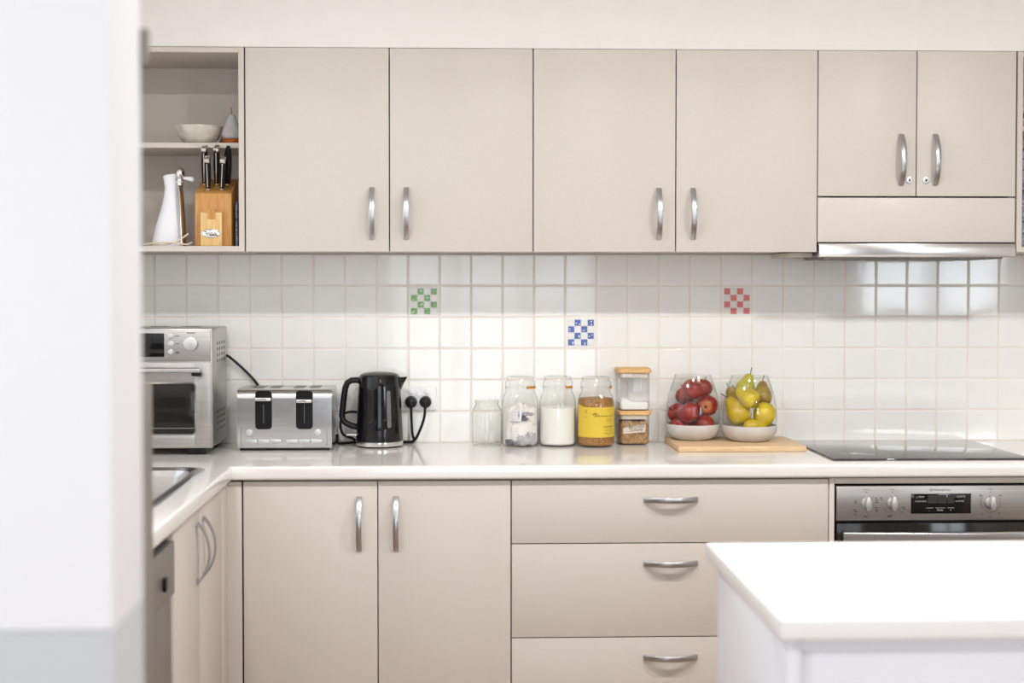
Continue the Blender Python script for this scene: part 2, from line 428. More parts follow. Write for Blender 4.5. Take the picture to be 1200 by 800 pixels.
# ------------------------------------------------------------------ wall cabinets
UZ0, UZ1, UF = 1.512, 2.1215, -.33
G = .0017
def upper(x0, xm, x1, label, hx):
    t = thing('wall_cabinet', ((x0+x1)/2, -.16, UZ0), label, 'cabinet', 'wall cabinets over the splashback')
    carcass(x0+.0005, x1-.0005, -.309, -.001, UZ0+.002, UZ1-.001).build('cabinet_body', M['carcass'], t)
    for a, b, h in ((x0, xm, hx[0]), (xm, x1, hx[1])):
        d = door(t, 'door', a+G, b-G, UZ0, UZ1, UF)
        handle(d, h, UF, 1.6268)
    return t
upper(-.6212, -.19, .2428, 'beige two-door wall cabinet beside the open shelf with the knife block', (-.2421, -.1397))
upper(.2428, .6748, 1.1071, 'beige two-door wall cabinet directly above the glass jars, next to the range hood cabinet', (.6232, .7268))
# hood cabinet
t = thing('hood_cabinet', (1.412, -.16, 1.545), 'shorter beige two-door wall cabinet with keyhole locks above the steel range hood', 'cabinet', 'wall cabinets over the splashback')
carcass(1.1078, 1.7165, -.309, -.001, 1.541, UZ1-.001).build('cabinet_body', M['carcass'], t)
for a, b, h, lx in ((1.1071, 1.41, 1.3625, 1.3885), (1.41, 1.7171, 1.4672, 1.4395)):
    d = door(t, 'door', a+G, b-G, 1.682, UZ1, UF)
    handle(d, h, UF, 1.792)
    lk = MB(); lk.cyl((lx, UF+.001, 1.7305), (lx, UF-.004, 1.7305), .0108, n=24, bev=.0015)
    lk.box(lx-.0012, lx+.0012, UF-.0048, UF-.0035, 1.7265, 1.7345, 0, 1, 1)
    lk.cyl((lx, UF-.0042, 1.7305), (lx, UF-.0046, 1.7305), .0035, n=16, mi=1)
    lk.build('lock', [M['silverplastic'], M['inkdark']], d)
door(t, 'fascia_panel', 1.1071+G, 1.7171-G, 1.5425, 1.677, UF)
# range hood
t = thing('range_hood', (1.413, -.16, 1.49), 'slim stainless steel slide-out range hood under the locked cabinet', 'range hood')
MB().box(1.1108, 1.7154, -.338, -.320, 1.4965, 1.5375, .002).build('front_strip', M['chromebrushed'], t)
MB().box(1.115, 1.712, -.319, -.012, 1.4985, 1.5395, .002).build('hood_body', M['steeldark'], t)
hf = MB().box(1.135, 1.69, -.30, -.05, 1.4925, 1.4984, .001)
for k in range(14): hf.box(1.14+k*.0385, 1.16+k*.0385, -.29, -.06, 1.4905, 1.4926, 0)
hf.build('grease_filter', M['steeldark'], t)
MB().box(1.035, 1.1075, -.27, -.03, 1.4985, 1.5115, .002).build('side_filler', M['carcass'], t)
# open shelf unit on the left
def open_unit(name, x0, x1, shelf_z, label):
    t = thing(name, ((x0+x1)/2, -.16, UZ0), label, 'shelf unit', 'open shelf units at the ends of the wall cabinets')
    m = MB(); k = .0165
    m.box(x0, x0+k, UF, -.001, UZ0, UZ1, .0008, 1).box(x1-k, x1, UF, -.001, UZ0, UZ1, .0008, 1)
    m.box(x0+k, x1-k, UF, -.001, UZ0, UZ0+.0165, .0008, 1).box(x0+k, x1-k, UF, -.001, UZ1-.0155, UZ1, .0008, 1)
    m.box(x0+k, x1-k, -.008, -.001, UZ0+.0165, UZ1-.0155)
    m.build('shelf_body', M['carcass'], t)
    MB().box(x0+k, x1-k, UF+.045, -.0085, shelf_z, shelf_z+.0158, .0008, 1).build('shelf', M['carcass'], t)
    return t
open_unit('open_shelf', -1.2, -.6237, 1.8256, 'open beige wall shelf holding the knife block and white bowl')
open_unit('open_shelf', 1.7205, 2.06, 1.885, 'open beige wall shelf cut by the picture edge past the locked cabinet')

# ------------------------------------------------------------------ base cabinets
BF = -.578; BZ1 = .854; BZ0 = .105
def base_body(t, x0, x1):
    carcass(x0+.0005, x1-.0005, -.556, -.005, .10, .856).build('cabinet_body', M['carcass'], t)
    MB().box(x0+.001, x1-.001, -.53, -.515, 0, .0995).build('kickboard', M['laminate'], t)
t = thing('base_cabinet', (-.2152, -.29, 0), 'beige two-door base cabinet under the toaster and kettle', 'cabinet', 'base cabinets under the long worktop')
base_body(t, -.5975, .1665)
for a, b, h in ((-.5945, -.2155, -.2667), (-.2125, .1645, -.1623)):
    d = door(t, 'door', a, b, BZ0, BZ1, BF); handle(d, h, BF, .7327)
t = thing('drawer_cabinet', (.624, -.29, 0), 'wide beige base cabinet of three drawers beneath the jars and fruit', 'cabinet', 'base cabinets under the long worktop')
base_body(t, .1665, 1.081)
for z0, z1, hz in ((.6738, BZ1, .798), (.4032, .6708, .6145), (BZ0, .4002, .3435)):
    d = door(t, 'drawer', .168, 1.0795, z0, z1, BF); handle(d, .6243, BF, hz, 'h')
t = thing('oven_housing', (1.40, -.29, 0), 'beige frame around the built-in oven below the cooktop', 'cabinet')
m = MB()
m.box(1.0825, 1.0975, BF, -.005, .1, .857, .001).box(1.706, 1.722, BF, -.005, .1, .857, .001)
m.box(1.0975, 1.706, BF, -.005, .8405, .857, .001).box(1.0975, 1.706, BF+.02, -.005, .10, .116)
m.build('cabinet_body', M['laminate'], t)
MB().box(1.083, 1.7215, -.53, -.515, 0, .0995).build('kickboard', M['laminate'], t)
t = thing('base_cabinet', (1.9, -.29, 0), 'beige base cabinet past the oven, beyond the picture edge', 'cabinet', 'base cabinets under the long worktop')
base_body(t, 1.7235, 2.099)
d = door(t, 'door', 1.7255, 2.097, BZ0, BZ1, BF); handle(d, 1.77, BF, .7327)
# corner and sink run along the left wall (faces +X)
SX = -.64
t = thing('sink_cabinet', (-.9, -.98, 0), 'beige two-door sink cabinet on the left run beside the dishwasher', 'cabinet', 'base cabinets under the long worktop')
m = MB()
m.box(-1.21, -.6625, -.612, -.595, .10, .856).box(-1.21, -.6625, -1.352, -1.336, .10, .856).box(-1.21, -.6625, -1.336, -.612, .10, .116)
m.box(-1.21, -1.2, -1.336, -.612, .116, .70)
m.build('cabinet_body', M['carcass'], t)
MB().box(-.70, -.685, -1.352, -.6, 0, .0995).build('kickboard', M['laminate'], t)
for y0, y1, hy in ((-1.354, -1.0195, -1.0625), (-1.0165, -.684, -.9734)):
    d = MB().box(SX-.018, SX, y0, y1, BZ0, BZ1, .0012).build('door', M['laminate'], t)
    handle(d, SX, hy, .744, 'side')
t = thing('corner_cabinet', (-.9, -.3, 0), 'beige corner filler panel where the two worktop runs meet', 'cabinet')
m = MB().box(-.658, -.5995, BF, BF+.018, BZ0, BZ1, .001)
m.box(SX-.018, SX, -.681, BF+.0005, BZ0, BZ1, .001)
m.box(-.66, -.6, -.56, -.545, .1, .85)
m.build('filler_panel', M['laminate'], t)
MB().box(-1.2, -.60, -.53, -.515, 0, .0995).build('kickboard', M['laminate'], t)
# dishwasher
t = thing('dishwasher', (-.92, -1.66, 0), 'dark grey steel dishwasher under the left worktop beside the sink cabinet', 'dishwasher')
MB().box(-1.2, -.66, -1.955, -1.36, .02, .835, .003).build('dishwasher_body', M['steeldark'], t)
MB().box(-.659, -.645, -1.955, -1.36, .1, .705, .003).build('door', M['steeldark'], t)
MB().box(-.659, -.636, -1.955, -1.36, .708, .83, .003).build('control_panel', M['steeldark'], t)
hl = MB().box(-.6355, -.628, -1.495, -1.465, .738, .768, .003); hl.build('latch', M['blackplastic'], t)
# fridge behind the partition
t = thing('fridge', (-.8, -2.42, 0), 'grey steel bar fridge half hidden behind the white partition wall', 'fridge')
MB().box(-1.15, -.565, -2.70, -2.155, .02, 1.25, .006).build('fridge_body', M['steeldark'], t)
d = MB().box(-.563, -.515, -2.70, -2.155, .06, 1.249, .008, 3).build('door', M['steeldark'], t)
# small catch on the partition's far arris
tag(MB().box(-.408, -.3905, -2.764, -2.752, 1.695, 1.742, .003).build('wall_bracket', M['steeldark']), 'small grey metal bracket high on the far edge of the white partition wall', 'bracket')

# ------------------------------------------------------------------ worktop (L) with a sink cut-out
SKX0, SKX1, SKY0, SKY1 = -1.10, -.70, -1.36, -.655
xs = [-1.219, SKX0, SKX1, -.6215, 2.1]; ys = [-2.10, SKY0, SKY1, -.6, -.0005]
b = bmesh.new(); V = {}
def vv(i, j):
    if (i, j) not in V: V[(i, j)] = b.verts.new((xs[i], ys[j], .9))
    return V[(i, j)]
for i in range(4):
    for j in range(4):
        if i == 3 and j < 3: continue
        if i == 1 and j == 1: continue
        b.faces.new((vv(i, j), vv(i+1, j), vv(i+1, j+1), vv(i, j+1)))
r = bmesh.ops.extrude_face_region(b, geom=list(b.faces))
for g in r['geom']:
    if isinstance(g, bmesh.types.BMVert): g.co.z = .8605
bmesh.ops.recalc_face_normals(b, faces=b.faces)
ed = []
for e in b.edges:
    p, q = e.verts[0].co, e.verts[1].co
    if abs(p.z-q.z) > 1e-5: continue
    if abs(p.y+.6) < 1e-5 and abs(q.y+.6) < 1e-5 and min(p.x, q.x) > -.63: ed.append(e)
    if abs(p.x+.6215) < 1e-5 and abs(q.x+.6215) < 1e-5 and max(p.y, q.y) < -.59: ed.append(e)
bmesh.ops.bevel(b, geom=ed, offset=.008, segments=4, affect='EDGES', profile=.5)
m = MB(); m._merge(b)
wt = m.build('worktop', M['worktop']); tag(wt, 'long white L-shaped kitchen worktop with rounded front edge', 'worktop')
# sink
def rr3(x0, x1, y0, y1, r, z, n=6):
    return [(p[0], p[1], z) for p in rrect((x0+x1)/2, (y0+y1)/2, x1-x0, y1-y0, r, n)]
m = MB()
SA = (-1.12, -.684, -1.38, -.636)
def ins(d): return (SA[0]+d, SA[1]-d, SA[2]+d, SA[3]-d)
m.rings([rr3(*SA, .05, .9004), rr3(*ins(.002), .05, .904), rr3(*ins(.016), .045, .9055), rr3(*ins(.024), .045, .9035), rr3(*ins(.034), .05, .899), rr3(*ins(.040), .05, .88), rr3(*ins(.05), .05, .77), rr3(*ins(.075), .04, .752), rr3(*ins(.16), .03, .75)], (False, True))
sk = thing('sink', (-.9, -1.0, .75), 'stainless steel sink set into the left worktop', 'sink')
m.build('basin', M['steelh'], sk)
MB().lathe([(.0001, .0018), (.03, .0018), (.038, .003), (.040, .0005)], (-.9, -1.0, .751), 24).build('drain', M['chrome'], sk)

# cooktop
t = thing('cooktop', (1.4, -.285, .9), 'black glass ceramic cooktop in the worktop in front of the tiles', 'cooktop')
MB().box(1.1062, 1.69, -.53, -.035, .9003, .9062, .0025, 3).build('glass_top', M['hob'], t)

# oven
t = thing('oven', (1.4, -.3, .12), 'stainless steel built-in oven with black display below the cooktop', 'oven')
OF = -.582
MB().box(1.103, 1.70, -.55, -.03, .125, .834, .003).build('oven_body', M['blackplastic'], t)
cp = MB().box(1.1024, 1.7005, OF, -.553, .7343, .8335, .0015).build('control_panel', M['steelm'], t)
od = MB().box(1.104, 1.699, OF+.003, -.553, .14, .7265, .002).build('door', M['darkglass'], t)
hb = MB(); R = []
for k in range(25):
    u = k/24; x = 1.1135+.575*u; y = OF-.034-.014*math.sin(PI*u)
    R.append([(x, y+q[0], .6925+q[1]) for q in rrect(0, 0, .014, .030, .004, 3)])
hb.rings(R, (True, True))
for x in (1.135, 1.668): hb.box(x-.009, x+.009, OF-.03, OF+.004, .684, .700, .002)
hb.build('handle', M['steelh'], od)
dp = MB().box(1.3185, 1.4933, OF-.0016, OF-.0002, .7535, .8110, .0005)
dsp = dp.build('display', M['blackgloss'], cp)
sg = MB()
for x0, x1 in ((1.367, 1.3945), (1.3965, 1.4215), (1.4245, 1.444)): sg.box(x0, x1, OF-.0021, OF-.0015, .7835, .8075)
sg.build('display_digits', M['lcd'], cp)
tx = MB()
y = OF-.0022
text_on_front(tx, 'a TEMP', .0075, 1.345, y, .8015); text_on_front(tx, 'START/END', .0065, 1.347, y, .789)
text_on_front(tx, 'CLOCK', .0075, 1.464, y, .8025); text_on_front(tx, 'AUTO/M', .0065, 1.460, y, .789)
for x0, x1 in ((1.362, 1.382), (1.390, 1.417), (1.424, 1.444)): tx.box(x0, x1, y-.0003, y+.0006, .7695, .7704)
text_on_front(tx, '-', .010, 1.372, y, .763); text_on_front(tx, 'Mode', .0075, 1.4035, y, .7635); text_on_front(tx, '+', .010, 1.434, y, .763)
tx.build('display_print', M['inkpale'], cp)
lg = MB(); y = OF-.0006
text_on_front(lg, 'Westinghouse', .0085, 1.409, y, .8225)
lg.lathe([(.0042, 0), (.0042, .0004), (.0036, .0004), (.0036, 0)], (0, 0, 0), 24)
for v in lg.bm.verts:
    if abs(v.co.x) < .02: v.co = Vector((1.3775+v.co.x, y-v.co.z, .8225+v.co.y))
text_on_front(lg, 'W', .0052, 1.3775, y, .8223); lg.box(1.3752, 1.3798, y-.0003, y+.0003, .8198, .8203)
lg.build('logo', M['inkdark'], cp, label='dark maker lettering with a round emblem')
prs = {k: MB() for k in (1.189, 1.264, 1.5505)}
def pnear(x): return prs[min(prs, key=lambda k: abs(k-x))]
text_on_front(prs[1.189], 'Function', .0055, 1.189, y, .8235); text_on_front(prs[1.264], 'Oven', .0055, 1.264, y, .8235); text_on_front(prs[1.5505], 'Grill', .0055, 1.5505, y, .8235)
for x in (1.189, 1.264, 1.5505): pnear(x).box(x-.0025, x+.0025, y-.0003, y+.0003, .8145, .816)
for (x, z, w) in ((1.157, .790, .008), (1.157, .785, .006), (1.155, .765, .008), (1.158, .760, .008), (1.158, .752, .006), (1.217, .799, .006), (1.219, .793, .009), (1.219, .787, .009), (1.218, .771, .008), (1.219, .765, .009), (1.219, .760, .006), (1.231, .800, .005), (1.233, .795, .006), (1.187, .746, .012), (1.259, .748, .016), (1.255, .7445, .010), (1.296, .773, .011), (1.298, .768, .010), (1.292, .758, .006), (1.522, .805, .008), (1.579, .805, .008), (1.526, .752, .004), (1.549, .744, .006), (1.576, .754, .004)):
    pnear(x).box(x-w/2, x+w/2, y-.0003, y+.0003, z-.0009, z+.0009)
for a0, a1, cx in ((200, 235, 1.264), (310, 335, 1.264), (145, 395, 1.5505)):
    n = 26; R = []
    for k in range(n+1):
        a = math.radians(a0+(a1-a0)*k/n)
        R.append([(cx+r_*math.cos(a), y, .785+r_*math.sin(a)) for r_ in (.0285, .0292)])
    for p, q in zip(R[:-1], R[1:]):
        pr = prs[cx].bm; pr.faces.new([pr.verts.new(c) for c in (p[0], p[1], q[1], q[0])])
for k in prs: prs[k].build('dial_print', M['inkdark'], cp)
for kx in (1.189, 1.264, 1.5505):
    kb = MB(); kb.cyl((kx, OF, .785), (kx, OF-.006, .785), .0155, .0145, 32, bev=.001)
    kb.prism([(kx-.0045, .766), (kx+.0045, .766), (kx+.0085, .780), (kx+.0045, .805), (kx-.0045, .805), (kx-.0085, .780)], OF-.006, OF-.026, bev=.0015)
    kb.build('knob', M['silverplastic'], cp)

# ------------------------------------------------------------------ island
t = thing('island_cabinet', (1.45, -2.13, 0), 'white painted island base in the right foreground', 'island')
m = MB()
m.box(.524, .545, -2.415, -1.83, .0, .8655, .002)
m.box(.5455, 2.38, -2.40, -1.86, .08, .8655, .001)
m.build('island_body', M['islandpanel'], t)
MB().box(.5455, 2.38, -2.413, -2.4005, .838, .8655, .001).build('top_rail', M['islandpanel'], t)
tag(MB().box(.5031, 2.4, -2.458, -1.8084, .866, .9, .005, 3).build('benchtop', M['island']), 'thick white countertop on the island in the right foreground', 'countertop')

# ------------------------------------------------------------------ power outlet
t = thing('power_outlet', (-.11, -.01, 1.044), 'white double power outlet on the tiles behind the kettle', 'power outlet')
MB().box(-.1705, -.0519, -.0175, -.0092, 1.0075, 1.0815, .003, 3).build('plate', M['white'], t)
for x in (-.1364, -.0838): MB().cyl((x, -.0175, 1.0662), (x, -.0222, 1.0662), .0085, .008, 24, bev=.0015).build('switch', M['white'], t)
MB().cyl((-.1108, -.0175, 1.0565), (-.1108, -.0212, 1.0565), .0085, .008, 24, bev=.001).build('centre_button', M['white'], t)

# ------------------------------------------------------------------ toaster oven
def cable(pts, r, n=60):
    P = [Vector(p) for p in pts]; out = []
    Q = [P[0]*2-P[1]]+P+[P[-1]*2-P[-2]]
    per = max(2, n//(len(P)-1))
    for i in range(1, len(Q)-2):
        for k in range(per):
            u = k/per; a, b_, c, d = Q[i-1], Q[i], Q[i+1], Q[i+2]
            out.append(.5*((2*b_)+(-a+c)*u+(2*a-5*b_+4*c-d)*u*u+(-a+3*b_-3*c+d)*u**3))
    out.append(P[-1]); return MB().tube(out, r, 8)
TF = -.33; TR = -.7227; TLx = -1.13
t = thing('toaster_oven', (-.93, -.19, .9), 'stainless steel toaster oven on the worktop beneath the open shelf', 'toaster oven')
m = MB().box(TLx, TR, TF+.012, -.045, .921, 1.281, .008, 3)
m.box(TLx, TR, TF+.004, TF+.011, .921, 1.281, .003)
m.build('oven_body', M['steel'], t)
for z0 in (1.175, .965):                       # punched vents on the right side
    m = MB()
    for r_ in range(4):
        for c_ in range(4):
            yy = -.24+c_*.042; zz = z0+r_*.018
            m.box(TR-.003, TR+.0006, yy, yy+.018, zz, zz+.009, .0003, 1)
    m.build('side_vent', M['blackplastic'], t)

for x in (-1.05, -.95, -.85): MB().box(x, x+.055, -.14, -.075, 1.2805, 1.2816).build('top_vent', M['blackplastic'], t)
cp = MB().box(TLx+.004, TR-.004, TF-.003, TF+.003, 1.184, 1.2765, .002).build('control_panel', M['steelm'], t)
MB().box(-.955, -.8640, TF-.005, TF-.0032, 1.1965, 1.2675, .001).build('display', M['blackgloss'], cp)
kb = MB().cyl((-.7835, TF-.003, 1.2362), (-.7835, TF-.022, 1.2362), .0225, .0205, 40, bev=.002)
kb.build('dial', M['silverplastic'], cp)
for z in (1.259, 1.236, 1.2108): MB().cyl((-.844, TF-.003, z), (-.844, TF-.009, z), .0088, .008, 24, bev=.0015).build('button', M['silverplastic'], cp)
m = MB()
for z in (1.259, 1.236, 1.211): m.box(-.831, -.820, TF-.0034, TF-.0029, z-.001, z+.001)
m.box(-.797, -.772, TF-.0034, TF-.0029, 1.267, 1.2695)
m.box(-.831, -.820, TF-.0034, TF-.0029, 1.2065, 1.208)
m.build('panel_print', M['inkdark'], cp)
dr = MB(); W0, W1, WZ0, WZ1 = -1.10, -.7742, .965, 1.1165
dr.box(TLx+.004, W0, TF-.004, TF+.003, .926, 1.179, .001).box(W1, TR-.004, TF-.004, TF+.003, .926, 1.179, .001)
dr.box(W0, W1, TF-.004, TF+.003, .926, WZ0, .001).box(W0, W1, TF-.004, TF+.003, WZ1, 1.179, .001)
d = dr.build('door', M['steelm'], t)
MB().box(W0-.003, W1+.003, TF-.0015, TF+.0028, WZ0-.003, WZ1+.003, .001).build('window', M['darkglass'], d)
m = MB()
m.rings([[(q[0], TF-.0043, q[1]) for q in rrect((W0+W1)/2, (WZ0+WZ1)/2, W1-W0+e*2, WZ1-WZ0+e*2, .010+e, 4)] for e in (-.0005, .004)], (False, False))
m.build('window_trim', M['chrome'], d)
m = MB().tube([(-1.105, TF-.030, 1.158), (-.7545, TF-.030, 1.158)], .0085, 16)
m.build('handle', M['steelh'], d)
for x in (-1.095, -.7655): MB().box(x-.014, x+.014, TF-.028, TF-.003, 1.140, 1.152, .002).build('handle_bracket', M['blackplastic'], d)
m = MB().tube([(-1.08, TF-.0022, .982), (W1-.003, TF-.0022, .982)], .0012, 6)
m.build('rack_wire', M['steel'], d)
for x in (TLx+.05, TR-.05):
    for y in (-.29, -.09): MB().box(x-.028, x+.028, y-.022, y+.022, .9003, .9215, .002).build('foot', M['blackplastic'], t)
cable([(-.7230, -.06, 1.188), (-.713, -.035, 1.178), (-.674, -.028, 1.142), (-.630, -.02, 1.092), (-.59, -.018, 1.02), (-.52, -.017, .95), (-.45, -.018, .912), (-.40, -.02, .9062)], .0042).build('power_cord', M['rubber'], t)

# ------------------------------------------------------------------ four-slice toaster
t = thing('toaster', (-.52, -.12, .9), 'stainless steel four-slice toaster with two black lever slots', 'toaster')
x0, x1, yf, yb, zt = -.6660, -.3742, -.22, -.030, 1.0905
prof = [(yb, .906), (yf+.008, .906), (yf+.0055, .909), (yf+.0035, .917), (yf+.0015, .930), (yf+.0002, .945), (yf-.001, .965), (yf-.0016, .985), (yf-.0017, 1.005), (yf-.0013, 1.025), (yf-.0004, 1.045), (yf+.0005, 1.062)]
for k in range(7):
    a = PI*k/12
    prof.append((yf+.028*(1-math.cos(a)), 1.0625+.028*math.sin(a)))
prof += [(yb-.02, zt), (yb-.006, zt-.006), (yb, zt-.02)]
m = MB(); m.rings([[(x, p[0], p[1]) for p in prof] for x in (x0, x0+.003, x1-.003, x1)], (True, True))
m.build('toaster_body', M['steelh'], t, angle=25)
MB().box(x0+.008, x1-.008, yf+.006, yb-.006, .9003, .9062, .001).build('base', M['blackplastic'], t)
for x in (-.606, -.556, -.4825, -.433): MB().box(x-.0165, x+.0165, -.165, -.072, zt-.001, zt+.0009, .0004, 1).build('slot', M['blackplastic'], t)
for xc, zl in ((-.5838, 1.060), (-.4583, 1.0545)):
    m = MB()
    pts = rrect(xc, 1.0265, .0515, .119, .011, 4)
    m.rings([[(p[0], yf+.001, p[1]) for p in pts], [(p[0], yf-.0022, p[1]) for p in pts]], (False, True))
    lp = m.build('lever_panel', M['blackplastic'], t)
    m = MB().box(xc-.0235, xc+.0235, yf-.016, yf-.002, zl-.0055, zl+.0055, .002); m.build('lever', M['chrome'], lp)
    MB().box(xc-.0012, xc+.0012, yf-.0028, yf-.0018, .985, 1.045).build('lever_slot', M['offgrey'], lp)
for x in (-.627, -.4172): MB().cyl((x, yf, .957), (x, yf-.013, .957), .0112, .0100, 28, bev=.0015).build('browning_knob', M['silverplastic'], t)
for xs_ in (-.639, -.5145):
    for k in range(3):
        MB().box(xs_+k*.0368+.0008, xs_+(k+1)*.0368-.0008, yf-.0048, yf+.001, .9245, .9345, .0015).build('button', M['silverplastic'], t)
for x in (x0+.0125, x1-.0155):
    MB().box(x, x+.0008, yf-.0012, yf-.0002, .912, 1.055).build('seam', M['steeldark'], t)
def plug(c, nm, parent, zdown=True):
    m = MB().cyl((c[0], -.0230, c[2]), (c[0], -.047, c[2]), .0198, .0185, 32, bev=.003)
    m.cyl((c[0], -.0225, c[2]), (c[0], -.0230, c[2]), .018, n=24)
    m.box(c[0]-.006, c[0]+.006, -.050, -.040, c[2]-.02, c[2]+.006, .003)
    return m.build(nm, M['blackplastic'], parent)
cc = cable([(-.1343, -.044, 1.020), (-.1335, -.045, .985), (-.131, -.042, .935), (-.126, -.036, .9075), (-.15, -.028, .9050), (-.22, -.020, .9050), (-.30, -.024, .9050), (-.345, -.06, .9050), (-.37, -.05, .9050), (-.372, -.036, .93)], .0042).build('power_cord', M['rubber'], t)
plug((-.1351, 0, 1.034), 'plug', cc)

# ------------------------------------------------------------------ kettle
KC = (-.2332, -.105)
t = thing('kettle', (KC[0], KC[1], .9), 'glossy black electric kettle with steel base band beside the power outlet', 'kettle')
kp = [(.0745, .0055), (.0752, .018)]
m = MB().lathe([(.06, .0055), (.0755, .0055), (.0760, .0075), (.0760, .0185), (.0735, .0195)], (*KC, .9), 56); m.build('base_band', M['chrome'], t)
MB().lathe([(.0001, .0004), (.070, .0004), (.072, .0015), (.072, .0054), (.0001, .0054)], (*KC, .9), 48).build('power_base', M['blackplastic'], t)
bodyp = [(.0738, .0196), (.0745, .024), (.0715, .10), (.0675, .18), (.0652, .2215), (.0640, .2245), (.061, .2255)]
MB().lathe(bodyp, (*KC, .9), 64).build('kettle_body', M['blackgloss'], t)
MB().lathe([(.0605, .2250), (.0600, .2280), (.050, .2325), (.03, .2355), (.0001, .236)], (*KC, .9), 48).build('lid', M['blackplastic'], t)
# spout on the right
sp = MB(); R = []
for z, ext, hw in ((1.070, .001, .010), (1.085, .006, .016), (1.10, .0125, .020), (1.113, .0195, .022), (1.1205, .0225, .022)):
    rb = .066; R.append([(KC[0]+rb-.012, KC[1]-hw, z), (KC[0]+rb+ext*.5, KC[1]-hw*.6, z), (KC[0]+rb+ext, KC[1], z+.001), (KC[0]+rb+ext*.5, KC[1]+hw*.6, z), (KC[0]+rb-.012, KC[1]+hw, z)])
sp.rings(R, (True, True)).build('spout', M['blackgloss'], t)
hp = [(-.290, 1.108), (-.306, 1.1105), (-.322, 1.1095), (-.3345, 1.102), (-.341, 1.086), (-.345, 1.06), (-.349, 1.025), (-.352, .998), (-.349, .983), (-.338, .973), (-.322, .966), (-.300, .9605)]
hm = MB(); R = []
for i, (x, z) in enumerate(hp):
    a = Vector((hp[max(i-1, 0)][0], 0, hp[max(i-1, 0)][1])); c = Vector((hp[min(i+1, len(hp)-1)][0], 0, hp[min(i+1, len(hp)-1)][1]))
    tg = (c-a).normalized(); nn = Vector((-tg.z, 0, tg.x))
    R.append([Vector((x, KC[1], z))+nn*(.0098*math.cos(q))+Vector((0, 1, 0))*(.0125*math.sin(q)) for q in [2*PI*k/16 for k in range(16)]])
hm.rings(R, (True, True)).build('handle', M['blackplastic'], t)
# water gauge follows the wall of the jug
def on_body(ang, z, off):
    zz = z-.9
    for (r0, a0), (r1, a1) in zip(bodyp[:-1], bodyp[1:]):
        if a0 <= zz <= a1:
            r = r0+(r1-r0)*(zz-a0)/(a1-a0); break
    else: r = .07
    return (KC[0]+(r+off)*math.cos(ang), KC[1]+(r+off)*math.sin(ang), z)
gp = MB(); A0 = math.radians(-62)
pill = rrect(0, 1.0225, .0125, .116, .0062, 6)
vs = [gp.bm.verts.new(on_body(A0+p[0]/.07, p[1], .0012)) for p in pill]; gp.bm.faces.new(vs)
vo = [gp.bm.verts.new(on_body(A0+p[0]*1.15/.07, 1.0225+(p[1]-1.0225)*1.01, -.0005)) for p in pill]
for i in range(len(vs)): gp.bm.faces.new((vs[i], vs[(i+1) % len(vs)], vo[(i+1) % len(vs)], vo[i]))
wg = gp.build('water_gauge', M['greystrip'], t)
gm = MB()
for z in (.985, 1.005, 1.025, 1.045, 1.065):
    vs = [gm.bm.verts.new(on_body(A0+dx/.07, z+dz, .0018)) for dx, dz in ((-.003, -.0006), (.003, -.0006), (.003, .0006), (-.003, .0006))]; gm.bm.faces.new(vs)
gm.build('gauge_marks', M['lcd'], wg)
MB().box(-.338, -.302, KC[1]-.014, KC[1]+.008, .9345, .9405, .002).build('switch_lever', M['silverplastic'], t)
cc = cable([(-.0888, -.044, 1.020), (-.0935, -.050, .98), (-.108, -.052, .94), (-.124, -.050, .9125), (-.15, -.042, .9050), (-.2, -.022, .9050), (-.30, -.018, .9050), (-.325, -.03, .918), (-.352, -.04, .93), (-.362, -.04, .962), (-.348, -.035, .998), (-.31, -.032, 1.002), (-.29, -.03, .985)], .0042).build('power_cord', M['rubber'], t)
plug((-.0888, 0, 1.034), 'plug', cc)

# ------------------------------------------------------------------ glass jars
def jar_shell(prof, c, n=48): return MB().lathe(prof, c, n)
def big_jar(cx, cy, label, fill=None):
    t = thing('glass_jar', (cx, cy, .9), label, 'jar', 'row of glass jars on the worktop')
    P = [(.0001, .004), (.048, .003), (.053, .0008), (.0575, .006), (.0585, .014), (.0585, .125), (.0575, .143), (.0535, .160), (.0465, .173), (.0455, .180), (.0485, .183), (.0485, .188), (.0455, .189)]
    MB().lathe(P, (cx, cy, .9), 56).build('jar_body', M['jarglass'], t)
    L = [(.0435, .184), (.0475, .190), (.0478, .200), (.0475, .206), (.0430, .209), (.0415, .213), (.0435, .217), (.0435, .2205), (.0405, .2215), (.0001, .219)]
    MB().lathe(L, (cx, cy, .9), 56).build('lid', M['jarglass'], t)
    return t
def tab(t, cx, cy, a0, a1, full=True):
    m = MB()
    R = []
    for k in range(9):
        a = math.radians(a0+(a1-a0)*k/8)
        R.append([(cx+r*math.cos(a), cy+r*math.sin(a), z) for r, z in ((.0462, 1.0848), (.0515, 1.0848), (.0515, 1.0925), (.0462, 1.0925))])
    m.rings(R, (True, True)).build('seal_tab', M['orangerubber'], t, label='orange rubber tab of the lid seal')
# small open jar
t = thing('glass_jar', (.1085, -.10, .9), 'small lidless empty glass jar, first in the row beside the outlet', 'jar', 'row of glass jars on the worktop')
MB().lathe([(.0001, .004), (.038, .003), (.043, .0008), (.0465, .006), (.0472, .013), (.0472, .108), (.0455, .117), (.0405, .1255), (.0368, .131), (.0366, .137), (.0390, .139), (.0392, .1435), (.0375, .1455), (.0355, .1445), (.0352, .132), (.044, .114)], (.1085, -.10, .9), 56).build('jar_body', M['jarglass'], t)
